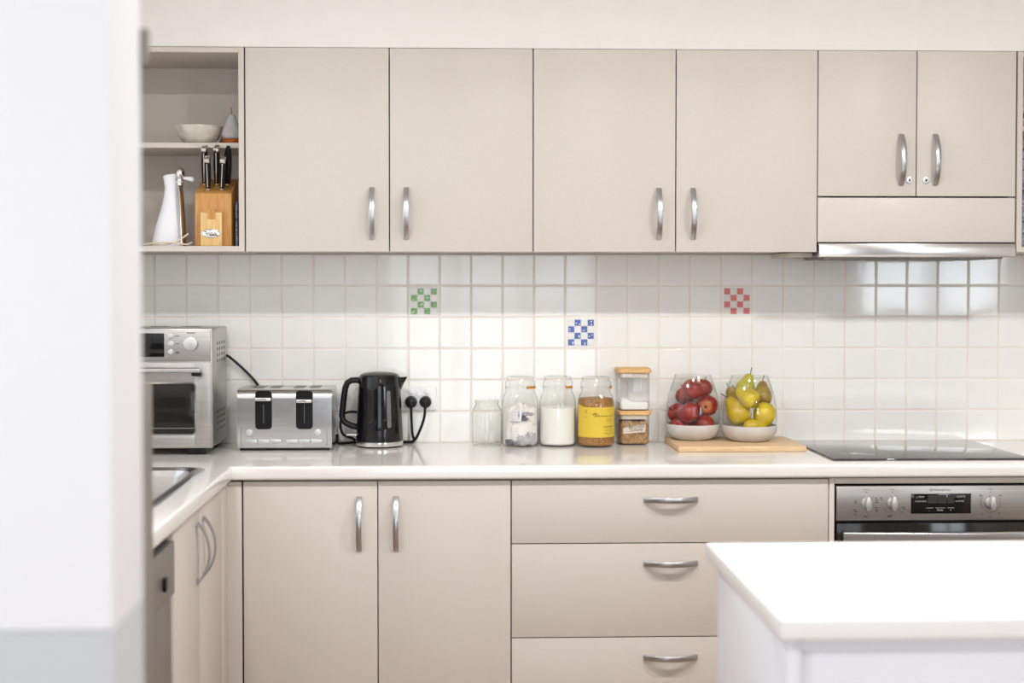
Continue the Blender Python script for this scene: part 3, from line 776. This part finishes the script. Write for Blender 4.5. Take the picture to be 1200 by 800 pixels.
# jar of plastic bags
JX, JY = .2140, -.112
t = big_jar(JX, JY, 'tall lidded glass jar stuffed with crumpled white plastic bags and a paper tag')
tab(t, JX, JY, -68, -20)
rb = random.Random(5)
def crumple(cx, cy, cz, rx, ry, rz, seed, amp=.42):
    r_ = random.Random(seed); m = MB(); b = bmesh.new(); bmesh.ops.create_icosphere(b, subdivisions=3, radius=1)
    ph = [(r_.uniform(2, 6), r_.uniform(0, 6), Vector((r_.gauss(0, 1), r_.gauss(0, 1), r_.gauss(0, 1))).normalized()) for _ in range(9)]
    for v in b.verts:
        d = v.co.normalized(); k = 1
        for f, p, a in ph: k += amp/4*abs(math.sin(f*d.dot(a)*2+p)) - amp/9
        v.co = Vector((cx+d.x*rx*k, cy+d.y*ry*k, cz+d.z*rz*k))
        q = Vector((v.co.x-JX, v.co.y-JY, 0)); lim = .0545
        if q.length > lim: q = q.normalized()*lim; v.co.x = JX+q.x; v.co.y = JY+q.y
        v.co.z = max(v.co.z, .906)
    m._merge(b, 0, False); return m
bag = thing('plastic_bag', (JX, JY, .906), 'crumpled white plastic bags packed inside the tall lidded jar', 'plastic bag')
for (dx, dy, z, rx, ry, rz, mm, sd) in ((.005, -.03, .945, .036, .022, .036, 'bagwhite', 1), (-.03, -.005, .95, .026, .03, .045, 'bagwhite', 2), (.034, .0, .945, .022, .028, .04, 'bagwhite', 3), (-.022, -.02, 1.0, .03, .028, .024, 'bagwhite', 4), (.028, -.01, .995, .028, .03, .026, 'bagwhite', 6), (.0, .02, .97, .045, .03, .05, 'bagwhite', 7), (.010, -.036, .930, .030, .018, .022, 'baggrey', 8), (-.034, -.030, .916, .014, .014, .010, 'bagdark', 9), (.012, -.034, .991, .013, .014, .0065, 'bagdark', 10), (.036, -.030, .928, .012, .012, .020, 'baggrey', 12), (.020, -.032, 1.004, .020, .014, .007, 'baggrey', 13)):
    crumple(JX+dx, JY+dy, z, rx, ry, rz, sd).build('folded_bag', M[mm], bag)
m = MB(); R = []
def on_cyl(c, r, a, z): return (c[0]+r*math.sin(a), c[1]-r*math.cos(a), z)
m.rings([[on_cyl((JX, JY), .0560, -.42+.42*k/6, z) for k in range(7)] for z in (.984, 1.018)], (False, False), closed=False)
tg = m.build('paper_tag', M['paper'], bag)
m = MB()
for (a, z, w, h) in ((-.13, 1.013, .07, .0016), (-.12, 1.008, .05, .0016), (-.13, 1.003, .09, .002), (-.12, .998, .05, .0018), (-.33, 1.012, .04, .0016), (-.34, 1.003, .03, .0016), (-.13, .992, .04, .0016)):
    v = [m.bm.verts.new(on_cyl((JX, JY), .0564, aa, zz)) for aa, zz in ((a-w/2, z-h), (a+w/2, z-h), (a+w/2, z+h), (a-w/2, z+h))]; m.bm.faces.new(v)
m.build('tag_print', M['inkblue'], tg)
# flour jar
JX, JY = .3340, -.105
t = big_jar(JX, JY, 'tall lidded glass jar filled with white flour')
tab(t, JX, JY, -60, -28)
tag(MB().lathe([(.0001, .006), (.050, .006), (.0555, .010), (.0566, .018), (.0566, .121), (.052, .1235), (.03, .121), (.012, .1225), (.0001, .122)], (JX, JY, .9), 56, fn=lambda a, z: 1-.004*math.sin(3*a)).build('flour', M['flour']), 'white flour filling the third jar of the row', 'flour')
# amber jar
JX, JY = .4535, -.128
t = big_jar(JX, JY, 'tall lidded glass jar of amber brown grains with a yellow label')
tab(t, JX, JY, -26, 4)
tag(MB().lathe([(.0001, .006), (.050, .006), (.0555, .010), (.0566, .018), (.0566, .125), (.0555, .143), (.0525, .1535), (.03, .156), (.0001, .155)], (JX, JY, .9), 56).build('grain', M['amber']), 'amber brown grains inside the jar with the yellow label', 'grain')
m = MB(); n = 28; R0 = []; 
a0, a1 = -1.32, 1.40
def ltop(u): return 1.0285 + .010*max(0, (.22-u)/.22)
rowA = []; rowB = []
for k in range(n+1):
    u = k/n; a = a0+(a1-a0)*u
    rowA.append(on_cyl((JX, JY), .0592, a, .9335)); rowB.append(on_cyl((JX, JY), .0592, a, ltop(u)))
m.rings([rowA, rowB], (False, False), closed=False)
lb = m.build('label', M['yellowlabel'], t, label='yellow paper label with small dark print')
m = MB(); rl = random.Random(11)
def dash(a, z, w, h):
    nn = max(1, int(w/.05))
    for k in range(nn):
        b0 = a+w*k/nn; b1 = a+w*(k+1)/nn
        v = [m.bm.verts.new(on_cyl((JX, JY), .0597, aa, zz)) for aa, zz in ((b0, z-h), (b1, z-h), (b1, z+h), (b0, z+h))]; m.bm.faces.new(v)
for k in range(26):                                  # small plant emblem made of strokes
    a = -.16+rl.gauss(0, .055); z = 1.004+rl.gauss(0, .005); dash(a, z, rl.uniform(.015, .05), rl.uniform(.0006, .0018))
for k in range(8): dash(-.66+rl.uniform(-.04, .04), 1.006+rl.uniform(-.012, .012), .03, .0011)
a = .05
while a < .95:
    w = rl.uniform(.025, .07); dash(a, 1.0005+rl.uniform(-.0004, .0004), w, rl.uniform(.0009, .0016)); a += w+rl.uniform(.012, .03)
for z, s, e, h in ((.9668, .32, .92, .0014), (.9585, .42, .95, .0006), (.954, .40, .95, .0006), (.947, .34, .95, .0009), (.942, .50, .9, .0006), (.9895, .5, .9, .0005), (.984, .5, .9, .0005)):
    a = s
    while a < e:
        w = rl.uniform(.02, .08); dash(a, z, w, h); a += w+rl.uniform(.015, .035)
m.build('label_print', M['inkgold'], lb)

# ------------------------------------------------------------------ square canisters
def rrz(cx, cy, w, d, r, z, n=5): return [(p[0], p[1], z) for p in rrect(cx, cy, w, d, r, n)]
def canister(cx, cy, z, w, h, label, nrim=.0):
    t = thing('canister', (cx, cy, z), label, 'canister', 'square glass canisters with bamboo lids')
    m = MB()
    m.rings([rrz(cx, cy, w-.022, w-.022, .012, z+.0005), rrz(cx, cy, w-.006, w-.006, .014, z+.004), rrz(cx, cy, w, w, .014, z+.012), rrz(cx, cy, w, w, .014, z+h)], (True, False))
    m.build('glass_box', M['glass'], t)
    m = MB()
    m.rings([rrz(cx, cy, w-.008, w-.008, .011, z+h-.0125), rrz(cx, cy, w-.006, w-.006, .012, z+h+.0004)], (True, True))
    m.build('lid_seal', M['papercream'], t)
    m = MB()
    m.rings([rrz(cx, cy, w-.001, w-.001, .014, z+h+.0006), rrz(cx, cy, w+.010, w+.010, .016, z+h+.003), rrz(cx, cy, w+.010, w+.010, .016, z+h+.0125), rrz(cx, cy, w+.004, w+.004, .014, z+h+.0155)], (True, True))
    m.build('lid', M['bamboo'], t)
    return t
CX, CY = .5805, -.058
t = canister(CX, CY, .9, .098, .095, 'square glass canister of brown sugar with bamboo lid, lower of the stacked pair')
m = MB(); rs = random.Random(2)
ring = [rrz(CX, CY, .088, .088, .012, .905), rrz(CX, CY, .0925, .0925, .012, .912), rrz(CX, CY, .0925, .0925, .012, .962)]
m.rings(ring, (True, False))
N = 12; grid = {}
for i in range(N+1):
    for j in range(N+1):
        x = CX-.0455+.091*i/N; y = CY-.0455+.091*j/N
        edge = i in (0, N) or j in (0, N)
        z = .958 if edge else .971+.009*rs.random()+.006*math.sin(i*1.7)*math.cos(j*1.3)
        if j == 1 and not edge: z = .968+.012*rs.random()
        grid[(i, j)] = m.bm.verts.new((x, y, z))
for i in range(N):
    for j in range(N): m.bm.faces.new((grid[(i, j)], grid[(i+1, j)], grid[(i+1, j+1)], grid[(i, j+1)]))
tag(m.build('brown_sugar', M['brownsugar']), 'lumpy brown sugar inside the lower square canister', 'sugar')
m = MB(); yl = CY-.0492
pts = [(CX-.037, .936), (CX+.034, .9425), (CX+.035, .966), (CX+.008, .9645), (CX-.030, .957), (CX-.037, .954)]
m.bm.faces.new([m.bm.verts.new((p[0], yl-.0006, p[1])) for p in pts]); 
lb = m.build('tape_label', M['papercream'], t, label='strip of tape with handwritten black capitals')
m = MB()
for txt, sz, xx, zz in (('BROWN', .0115, CX+.006, .9585), ('SUGAR', .0115, CX+.006, .949)):
    b = text_bm(txt, sz, 'CENTER')
    for v in b.verts: v.co = Vector((xx+v.co.x*1.15, yl-.0010, zz+v.co.y+v.co.x*.09))
    m._merge(b, 0, False)
m.build('handwriting', M['inkdark'], lb)
CZ2 = 1.0112
t = canister(CX-.001, CY-.002, CZ2, .1005, .1185, 'square glass canister of white sugar with bamboo lid, upper of the stacked pair')
m = MB(); c2 = (CX-.001, CY-.002)
m.rings([rrz(*c2, .088, .088, .012, CZ2+.003), rrz(*c2, .0945, .0945, .012, CZ2+.010), rrz(*c2, .0945, .0945, .012, CZ2+.026)], (True, False))
grid = {}
for i in range(N+1):
    for j in range(N+1):
        x = c2[0]-.0468+.0936*i/N; y = c2[1]-.0468+.0936*j/N
        z = CZ2+.030+.006*math.sin(i*.5+.6)-.0006*i+.002*math.cos(j*.6)
        if i in (0, N) or j in (0, N): z = CZ2+.0255
        grid[(i, j)] = m.bm.verts.new((x, y, z))
for i in range(N):
    for j in range(N): m.bm.faces.new((grid[(i, j)], grid[(i+1, j)], grid[(i+1, j+1)], grid[(i, j+1)]))
tag(m.build('white_sugar', M['salt']), 'white sugar heaped at the bottom of the upper square canister', 'sugar')

# ------------------------------------------------------------------ chopping board and fruit bowls
tag(MB().box(.690, 1.0855, -.302, -.022, .9003, .9178, .003, 2).build('chopping_board', M['board']), 'light wooden chopping board under the two glass fruit bowls', 'chopping board')
def fruit_bowl(cx, cy, label):
    t = thing('fruit_bowl', (cx, cy, .918), label, 'fruit bowl', 'glass domed fruit bowls on the chopping board')
    MB().lathe([(.0001, .0003), (.050, .0003), (.058, .002), (.074, .013), (.0838, .028), (.0872, .042), (.0868, .0495), (.0845, .0508), (.0822, .0492), (.080, .040), (.070, .022), (.055, .0125), (.0001, .0105)], (cx, cy, .918), 64).build('dish', M['concrete'], t)
    MB().lathe([(.079, .045), (.0838, .052), (.0862, .066), (.0860, .085), (.0842, .108), (.0808, .130), (.0755, .152), (.0682, .176), (.0578, .2050), (.0570, .2068), (.0560, .2050), (.0668, .175), (.074, .151)], (cx, cy, .918), 64).build('glass_shade', M['glass'], t)
    return t
fruit_bowl(.769, -.095, 'concrete dish with glass shade full of red apples')
fruit_bowl(.9415, -.145, 'concrete dish with glass shade full of yellow pears')
def apple_body(r):
    P = []
    n = 18
    for k in range(n+1):
        a = PI*k/n; rr = r*math.sin(a)*(1+.05*math.cos(a)); z = r*.92*math.cos(a)
        d = math.exp(-(rr/(r*.28))**2); z += (-.24*r*d if z > 0 else .14*r*d)
        P.append((rr, z))
    return MB().lathe(P, n=30, fn=lambda a, z: 1+.018*math.cos(5*a))
def make_apple():
    o = apple_body(.033).build('apple', M['apple'])
    WO[o.name] = (0, 0, 0)
    MB().tube([(0, 0, .018), (.001, 0, .028), (.004, .001, .038)], [.0012, .0011, .0016], 6).build('stem', M['stem'], o)
    MB().lathe([(.0001, -.0255), (.003, -.0262), (.0045, -.0275), (.0025, -.0265), (.0001, -.0268)], n=8).build('calyx', M['stem'], o)
    return o
def orient(o, axis, spin=0):
    q = Vector(axis).normalized().to_track_quat('Z', 'Y')
    o.rotation_euler = (q.to_matrix() @ Matrix.Rotation(spin, 3, 'Z')).to_euler()
pa = make_apple()
apples = [
    ((.7632, -.1293, 1.0811), .035, (.25, -.25, 1), 'red apple on top of the pile in the apple bowl, stem up'),
    ((.7524, -.0546, 1.0553), .033, (-.4, .2, .8), 'red apple behind the topmost apple in the glass bowl'),
    ((.8045, -.0785, 1.0815), .031, (.3, .3, 1), 'paler red apple high at the back near the pear bowl'),
    ((.8115, -.1144, 1.0275), .034, (.35, 1, .1), 'red apple with a yellow blossom end facing out, beside the pear bowl'),
    ((.7490, -.1387, 1.0065), .0345, (-.5, .3, .9), 'large red apple at the front of the apple bowl under the topmost one'),
    ((.7205, -.0723, 1.0000), .031, (-.8, -.2, .5), 'red apple at the side of the apple bowl nearest the square canisters'),
    ((.8010, -.1355, .9700), .030, (.2, -.5, .8), 'red apple low in the dish below the one with the yellow end'),
    ((.7197, -.1139, .9600), .028, (-.3, -.8, .5), 'small red apple low in the dish, below the large front apple'),
    ((.7772, -.0500, .9691), .030, (0, .5, .8), 'red apple deepest at the back of the apple bowl'),
]
for i, (p, r, ax, lab) in enumerate(apples):
    o = pa if i == 0 else copy_tree(pa)
    o.location = p; o.scale = (r/.033,)*3; orient(o, ax, i*1.3)
    tag(o, lab, 'apple', 'red apples in the glass bowl')
def make_pear(mat):
    P = [(.0001, -.0275), (.004, -.0285), (.012, -.0302), (.0225, -.0265), (.0300, -.0170), (.0330, -.003), (.0320, .009), (.0280, .0205), (.0225, .031), (.0185, .039), (.0160, .046), (.0125, .052), (.0070, .0555), (.0001, .0565)]
    # resample smoothly
    Q = []
    for i in range(len(P)-1):
        a = P[max(i-1, 0)]; b = P[i]; c = P[i+1]; d = P[min(i+2, len(P)-1)]
        for k in range(3):
            u = k/3; Q.append(tuple(max(.0001 if e == 0 else -1, .5*((2*b[e])+(-a[e]+c[e])*u+(2*a[e]-5*b[e]+4*c[e]-d[e])*u*u+(-a[e]+3*b[e]-3*c[e]+d[e])*u**3)) for e in (0, 1)))
    Q.append(P[-1])
    o = MB().lathe(Q, n=30, fn=lambda a, z: 1+.02*math.cos(3*a+z*40)).build('pear', mat, angle=80)
    WO[o.name] = (0, 0, 0)
    MB().tube([(0, 0, .053), (.001, 0, .061), (.005, .001, .071), (.007, .001, .077)], [.0016, .0013, .0013, .0020], 6).build('stem', M['stem'], o)
    MB().lathe([(.0001, -.0272), (.003, -.0279), (.0048, -.0296), (.0028, -.0282), (.0001, -.0285)], n=8).build('calyx', M['stem'], o)
    return o
pp = {k: make_pear(M[k]) for k in ('pear', 'pearbrown', 'peargreen')}
usedp = {}
pears = [
    ('peargreen', (.9335, -.1101, 1.0760), .030, (.34, 0, 1), 'greenish pear standing on top, its stem poking out of the glass'),
    ('pear', (.9330, -.1899, 1.0550), .0285, (-.75, .5, .5), 'yellow pear in the middle of the pile, under the topmost pear'),
    ('pearbrown', (.9835, -.1420, 1.0580), .029, (.1, .45, .8), 'brownish pear with dark stem up, on the cooktop side of the bowl'),
    ('pearbrown', (.9040, -.1150, 1.0450), .0275, (-.35, .5, .7), 'brownish pear lying with its stem towards the apple bowl'),
    ('pear', (.9050, -.1675, 1.0055), .034, (-.55, .25, .75), 'large bright yellow pear at the front of the pear bowl'),
    ('pear', (.9842, -.1701, 1.0060), .033, (-.35, -.35, -.8), 'yellow pear turned neck down on the cooktop side of the bowl'),
    ('pear', (.9380, -.1880, .9640), .026, (.9, -.25, -.05), 'small yellow pear lying at the bottom of the dish'),
]
for i, (k, p, r, ax, lab) in enumerate(pears):
    o = pp[k] if k not in usedp else copy_tree(pp[k]); usedp[k] = 1
    o.location = p; o.scale = (r/.031,)*3; orient(o, ax, i*1.1)
    tag(o, lab, 'pear', 'yellow pears in the glass bowl')

# ------------------------------------------------------------------ things on the open shelves
SZ = 1.5287; SH = 1.8416
def petal(a, z): return 1+(.03*math.cos(9*a))*max(0, z/.056)
tag(MB().lathe([(.0001, .0008), (.036, .0004), (.046, .004), (.060, .022), (.0690, .045), (.0715, .0565), (.0700, .0570), (.0665, .046), (.057, .024), (.042, .008), (.0001, .006)], (-.779, -.205, SH), 63, fn=petal).build('bowl', M['crackle']), 'cream crackle-glazed bowl with scalloped rim on the upper shelf', 'bowl')
def pear_ornament(cx, cy, s, label):
    t = thing('pear_ornament', (cx, cy, SH), label, 'ornament', 'ceramic pear ornaments on the upper shelf')
    P = [(.0001, .014), (.020, .014), (.0285, .020), (.0300, .030), (.0275, .045), (.0205, .062), (.0150, .076), (.0130, .084), (.0085, .0895), (.0001, .091)]
    MB().lathe([(r*s, z*s) for r, z in P], (cx, cy, SH), 32).build('pear_body', M['greyceramic'], t, angle=70)
    MB().lathe([(.0001, .0004), (.026*s, .0004), (.030*s, .003), (.0315*s, .009*s), (.029*s, .0142*s), (.0001, .0142*s)], (cx, cy, SH), 32).build('base', M['copper'], t)
    MB().tube([(cx, cy, SH+.089*s), (cx-.001, cy, SH+.100*s), (cx-.002*s, cy, SH+.112*s)], .0016*s, 6).build('stem', M['copper'], t)
pear_ornament(-.6745, -.235, 1.0, 'large grey ceramic pear ornament on a copper base beside the bowl')
pear_ornament(-.716, -.115, .56, 'small grey pear ornament half hidden behind the cream bowl')
# white jug with chrome spine
t = thing('pitcher', (-.86, -.24, SZ), 'white tapered pitcher with chrome spine and small white side lever', 'pitcher')
m = MB(); R = []
for z, a, b in ((1.5292, -.918, -.8285), (1.534, -.919, -.8275), (1.56, -.914, -.8295), (1.585, -.9085, -.8315), (1.61, -.901, -.8335), (1.635, -.893, -.8355), (1.66, -.886, -.838), (1.685, -.881, -.840), (1.71, -.879, -.842), (1.735, -.8815, -.8435), (1.744, -.8835, -.8438), (1.7475, -.8820, -.8445)):
    cx = (a+b)/2; rx = (b-a)/2; tz = .0035 if z > 1.73 else 0
    R.append([(cx+rx*math.cos(q), -.24+rx*.8*math.sin(q), z+tz*math.cos(q)) for q in [2*PI*k/32 for k in range(32)]])
m.rings(R, (True, True)).build('pitcher_body', M['whiteenamel'], t)
m = MB(); R = []
for z, b, w in ((1.5292, -.813, .020), (1.56, -.8145, .020), (1.61, -.8165, .020), (1.66, -.819, .0195), (1.70, -.8225, .018), (1.715, -.826, .014)):
    R.append([(b-w+w*.5*(1+math.cos(q)), -.24+.026*math.sin(q), z) for q in [2*PI*k/20 for k in range(20)]])
m.rings(R, (True, True)).build('spine', M['chrome'], t)
m = MB().cyl((-.8325, -.24, 1.708), (-.8325, -.24, 1.735), .010, .010, 20)
m.sphere((-.832, -.24, 1.752), .0155, 20, sc=(1, 1, 1.25)).box(-.842, -.822, -.252, -.228, 1.723, 1.727, .001)
m.build('pivot_head', M['chrome'], t)
m = MB().tube([(-.820, -.245, 1.738), (-.812, -.247, 1.737), (-.800, -.250, 1.735), (-.791, -.252, 1.733), (-.787, -.253, 1.7325)], [.004, .005, .0075, .0075, .004], 14)
m.build('side_lever', M['whiteenamel'], t)
tw = MB()
for pts in (((-.915, -.298, 1.535), (-.87, -.300, 1.5315), (-.835, -.302, 1.541), (-.81, -.300, 1.556), (-.797, -.297, 1.567)), ((-.93, -.305, 1.5335), (-.88, -.308, 1.540), (-.84, -.307, 1.539), (-.80, -.304, 1.5335), (-.785, -.301, 1.540))):
    tw.tube(pts, .0024, 6)
tag(tw.build('twine', M['twig']), 'pale raffia strands lying at the foot of the white pitcher', 'twine', None)
# knife block
KX0, KX1, KY0, KY1 = -.7795, -.6685, -.285, -.155
t = thing('knife_block', ((KX0+KX1)/2, -.22, SZ), 'wooden knife block with oval silver badge on the lower shelf', 'knife block')
b = bmesh.new()
pr_ = [(KY0, SZ+.0005), (KY1, SZ+.0005), (KY1, 1.742), (KY0, 1.689)]
a_ = [b.verts.new((KX0, p[0], p[1])) for p in pr_]; c_ = [b.verts.new((KX1, p[0], p[1])) for p in pr_]
b.faces.new(a_); b.faces.new(c_[::-1])
for i in range(4): b.faces.new((a_[i], a_[(i+1) % 4], c_[(i+1) % 4], c_[i]))
bmesh.ops.recalc_face_normals(b, faces=b.faces); bmesh.ops.bevel(b, geom=list(b.edges), offset=.003, segments=3, affect='EDGES', profile=.5)
m = MB(); m._merge(b); kbk = m.build('block_body', M['block'], t)
m = MB(); sx = -.7275
m.box(sx-.0320, sx+.0320, KY0-.018, KY0+.002, SZ+.0006, 1.631, .002)
sh = m.build('scissor_holder', M['blocklight'], t)
m = MB(); m.prism([(sx-.0125, 1.610), (sx+.0125, 1.610)]+[(sx+.0125*math.cos(PI*k/10), 1.632+.010*math.sin(PI*k/10)) for k in range(11)], KY0-.0195, KY0-.004)
m.build('thumb_notch', M['block'], sh)
m = MB(); R = []
for s_, y_ in ((1, KY0-.018), (1, KY0-.0195), (.9, KY0-.0205)):
    R.append([(sx+.0275*s_*math.cos(q), y_, 1.567+.0140*s_*math.sin(q)) for q in [2*PI*k/32 for k in range(32)]])
m.rings(R, (False, True)).build('badge', M['chrome'], sh, label='oval silver maker badge')
m = MB(); rl = random.Random(4); x = sx-.018
pts = []
for k in range(40):
    u = k/39; pts.append((sx-.019+.038*u, KY0-.0209, 1.567+.0035*math.sin(u*26)*(1-.4*u)+(.003 if k < 4 else 0)))
m.tube(pts, .0008, 5).build('badge_script', M['inkdark'], sh)
# knives
def make_knife(L, w, cap=True):
    o = thing('knife', (0, 0, 0), '', 'knife')
    m = MB(); R = []
    for k in range(9):
        u = k/8; ww = w*(.40+.10*math.sin(PI*u)+.04*u); dd = .0105+.002*math.sin(PI*u)
        if not cap and k >= 7: ww *= (.93, .6)[k-7]
        R.append([(p[0], p[1], .012+(L-.012)*u) for p in rrect(0, 0, ww*2, dd*2, .004, 3)])
    m.rings(R, (True, True)).build('handle', M['blackplastic'], o)
    m = MB(); m.sphere((0, 0, .006), .0088, 16, sc=(.9, 1.1, 1.25)).box(-.0012, .0012, -.011, .011, -.03, .008); m.build('bolster', M['chrome'], o)
    if cap:
        MB().box(-w*.52, w*.52, -.0125, .0125, L-.008, L+.005, .003).build('end_cap', M['chrome'], o)
        MB().box(-.0016, .0016, -.0129, -.0115, .018, L-.010, .0006, 1).build('tang_strip', M['chrome'], o)
    return o
k_long = make_knife(.134, .0165); k_short = make_knife(.112, .0165); k_plain = make_knife(.136, .021, False)
kn = [(k_long, (-.7590, -.222, 1.7180), .12, .65, 'long black-handled knife in the block, nearest the white pitcher'),
      (None, (-.7225, -.222, 1.7180), .12, .65, 'long black-handled knife standing mid block beneath the shelf'),
      (k_plain, (-.6900, -.226, 1.7160), .13, .62, 'black-handled knife without steel cap, at the back of the block'),
      (k_short, (-.7420, -.262, 1.7000), .10, .65, 'short black-handled knife in the front row, nearer the pitcher'),
      ('s', (-.7010, -.262, 1.7000), .17, .65, 'short black-handled knife in the front row beside the uncapped knife')]
for src, p, ry, rx, lab in kn:
    o = copy_tree(k_long) if src is None else copy_tree(k_short) if src == 's' else src
    o.location = p; o.rotation_euler = (rx, ry, 0); tag(o, lab, 'knife', 'black-handled knives in the knife block')
# booklets beside the block
o = MB().box(-.6615, -.6545, -.262, -.12, SZ+.0003, 1.664, .001, 1, 0)
o = o.build('booklet', M['navy']); tag(o, 'thin striped booklet standing between the knife block and shelf side', 'booklet')
# right open shelf contents
for i, z in enumerate((0, .016, .032)):
    o = MB().lathe([(.0001, .0005), (.040, .0005), (.062, .010), (.074, .022), (.0750, .0245), (.071, .0235), (.058, .012), (.0001, .006)], (1.82, -.225, 1.9012+z), 40).build('plate_bowl', M['whiteenamel'] if i != 1 else M['navy'])
    o.name = 'bowl'; tag(o, ('white bowl at the bottom of the stack on the far open shelf', 'dark blue bowl in the middle of the stack on the far open shelf', 'white bowl topping the stack on the far open shelf')[i], 'bowl', 'stacked bowls on the far open shelf')
for i in range(4):
    x0 = 1.7385+i*.034
    o = thing('book', (x0+.015, -.24, SZ), ('dark navy book standing first on the far open shelf', 'second dark navy book from the side panel on the far open shelf', 'third dark navy book from the side panel on the far open shelf', 'last dark navy book on the far open shelf')[i], 'book', 'books on the far open shelf')
    MB().box(x0, x0+.031, -.318, -.15, SZ+.0004, 1.83-.012*i, .002, 1).build('cover', M['navy'], o)
    MB().box(x0+.003, x0+.028, -.314, -.149, SZ+.004, 1.8305-.012*i, 0).build('pages', M['paper'], o)

# ------------------------------------------------------------------ lights
def area(name, loc, rot, sx, sy, power, col, shape='RECTANGLE'):
    l = bpy.data.lights.new(name, 'AREA'); l.shape = shape; l.size = sx; l.size_y = sy; l.energy = power; l.color = col
    o = bpy.data.objects.new(name, l); COL.objects.link(o); o.location = loc; o.rotation_euler = rot; return o
WARM = (1, .982, .972); DAY = (.83, .92, 1)
for x, pw_ in ((-.75, 16.5), (.5, 23), (1.75, 31)):
    area('ceiling_downlight', (x, -2.05, CEIL-.012), (0, 0, 0), .13, .13, pw_, WARM, 'DISK')
for x in (-1.5, .6, 2.6):  # added fill from behind the camera, no fittings known there
    area('living_fill_light', (x, -5.0, CEIL-.012), (0, 0, 0), .2, .2, 24, WARM, 'DISK')
area('window_daylight', (.325, YB-.16, 1.22), (PI/2, 0, 0), 1.8, 2.1, 42, DAY)
area('window_daylight', (4.10, YB-.16, 1.71), (PI/2, 0, 0), 1.28, 1.16, 52, DAY)
area('window_daylight', (-3.66, -5.5, 1.35), (0, -PI/2, 0), 1.7, 2.4, 110, DAY)
area('window_daylight', (-1.36, -1.15, 1.585), (0, -PI/2, 0), .9, 1.2, 5, DAY)
w = bpy.data.worlds.new('sky'); S.world = w; w.use_nodes = True
w.node_tree.nodes['Background'].inputs[0].default_value = (.85, .92, 1, 1); w.node_tree.nodes['Background'].inputs[1].default_value = 1.0

# ------------------------------------------------------------------ camera
f_px, cx, cy, yaw, pitch, D, H = 1659.81, 586.893, 377.754, .0339, .0268, 4.6048, 1.4133
cd = bpy.data.cameras.new('camera'); cam = bpy.data.objects.new('camera', cd); COL.objects.link(cam)
cam.location = (0, -D, H); cam.rotation_euler = (PI/2-pitch, 0, -yaw)
cd.sensor_fit = 'HORIZONTAL'; cd.sensor_width = 36; cd.lens = f_px/1200*36
cd.shift_x = (600-cx)/1200; cd.shift_y = -(400-cy)/1200
cd.clip_start = .05
cd.dof.use_dof = True; cd.dof.focus_distance = 4.35; cd.dof.aperture_fstop = (cd.lens/1000)/.021
S.camera = cam
S.view_settings.view_transform = 'Standard'; S.view_settings.look = 'None'; S.view_settings.gamma = 1; S.view_settings.use_curve_mapping = False
S.view_settings.exposure = -0.14
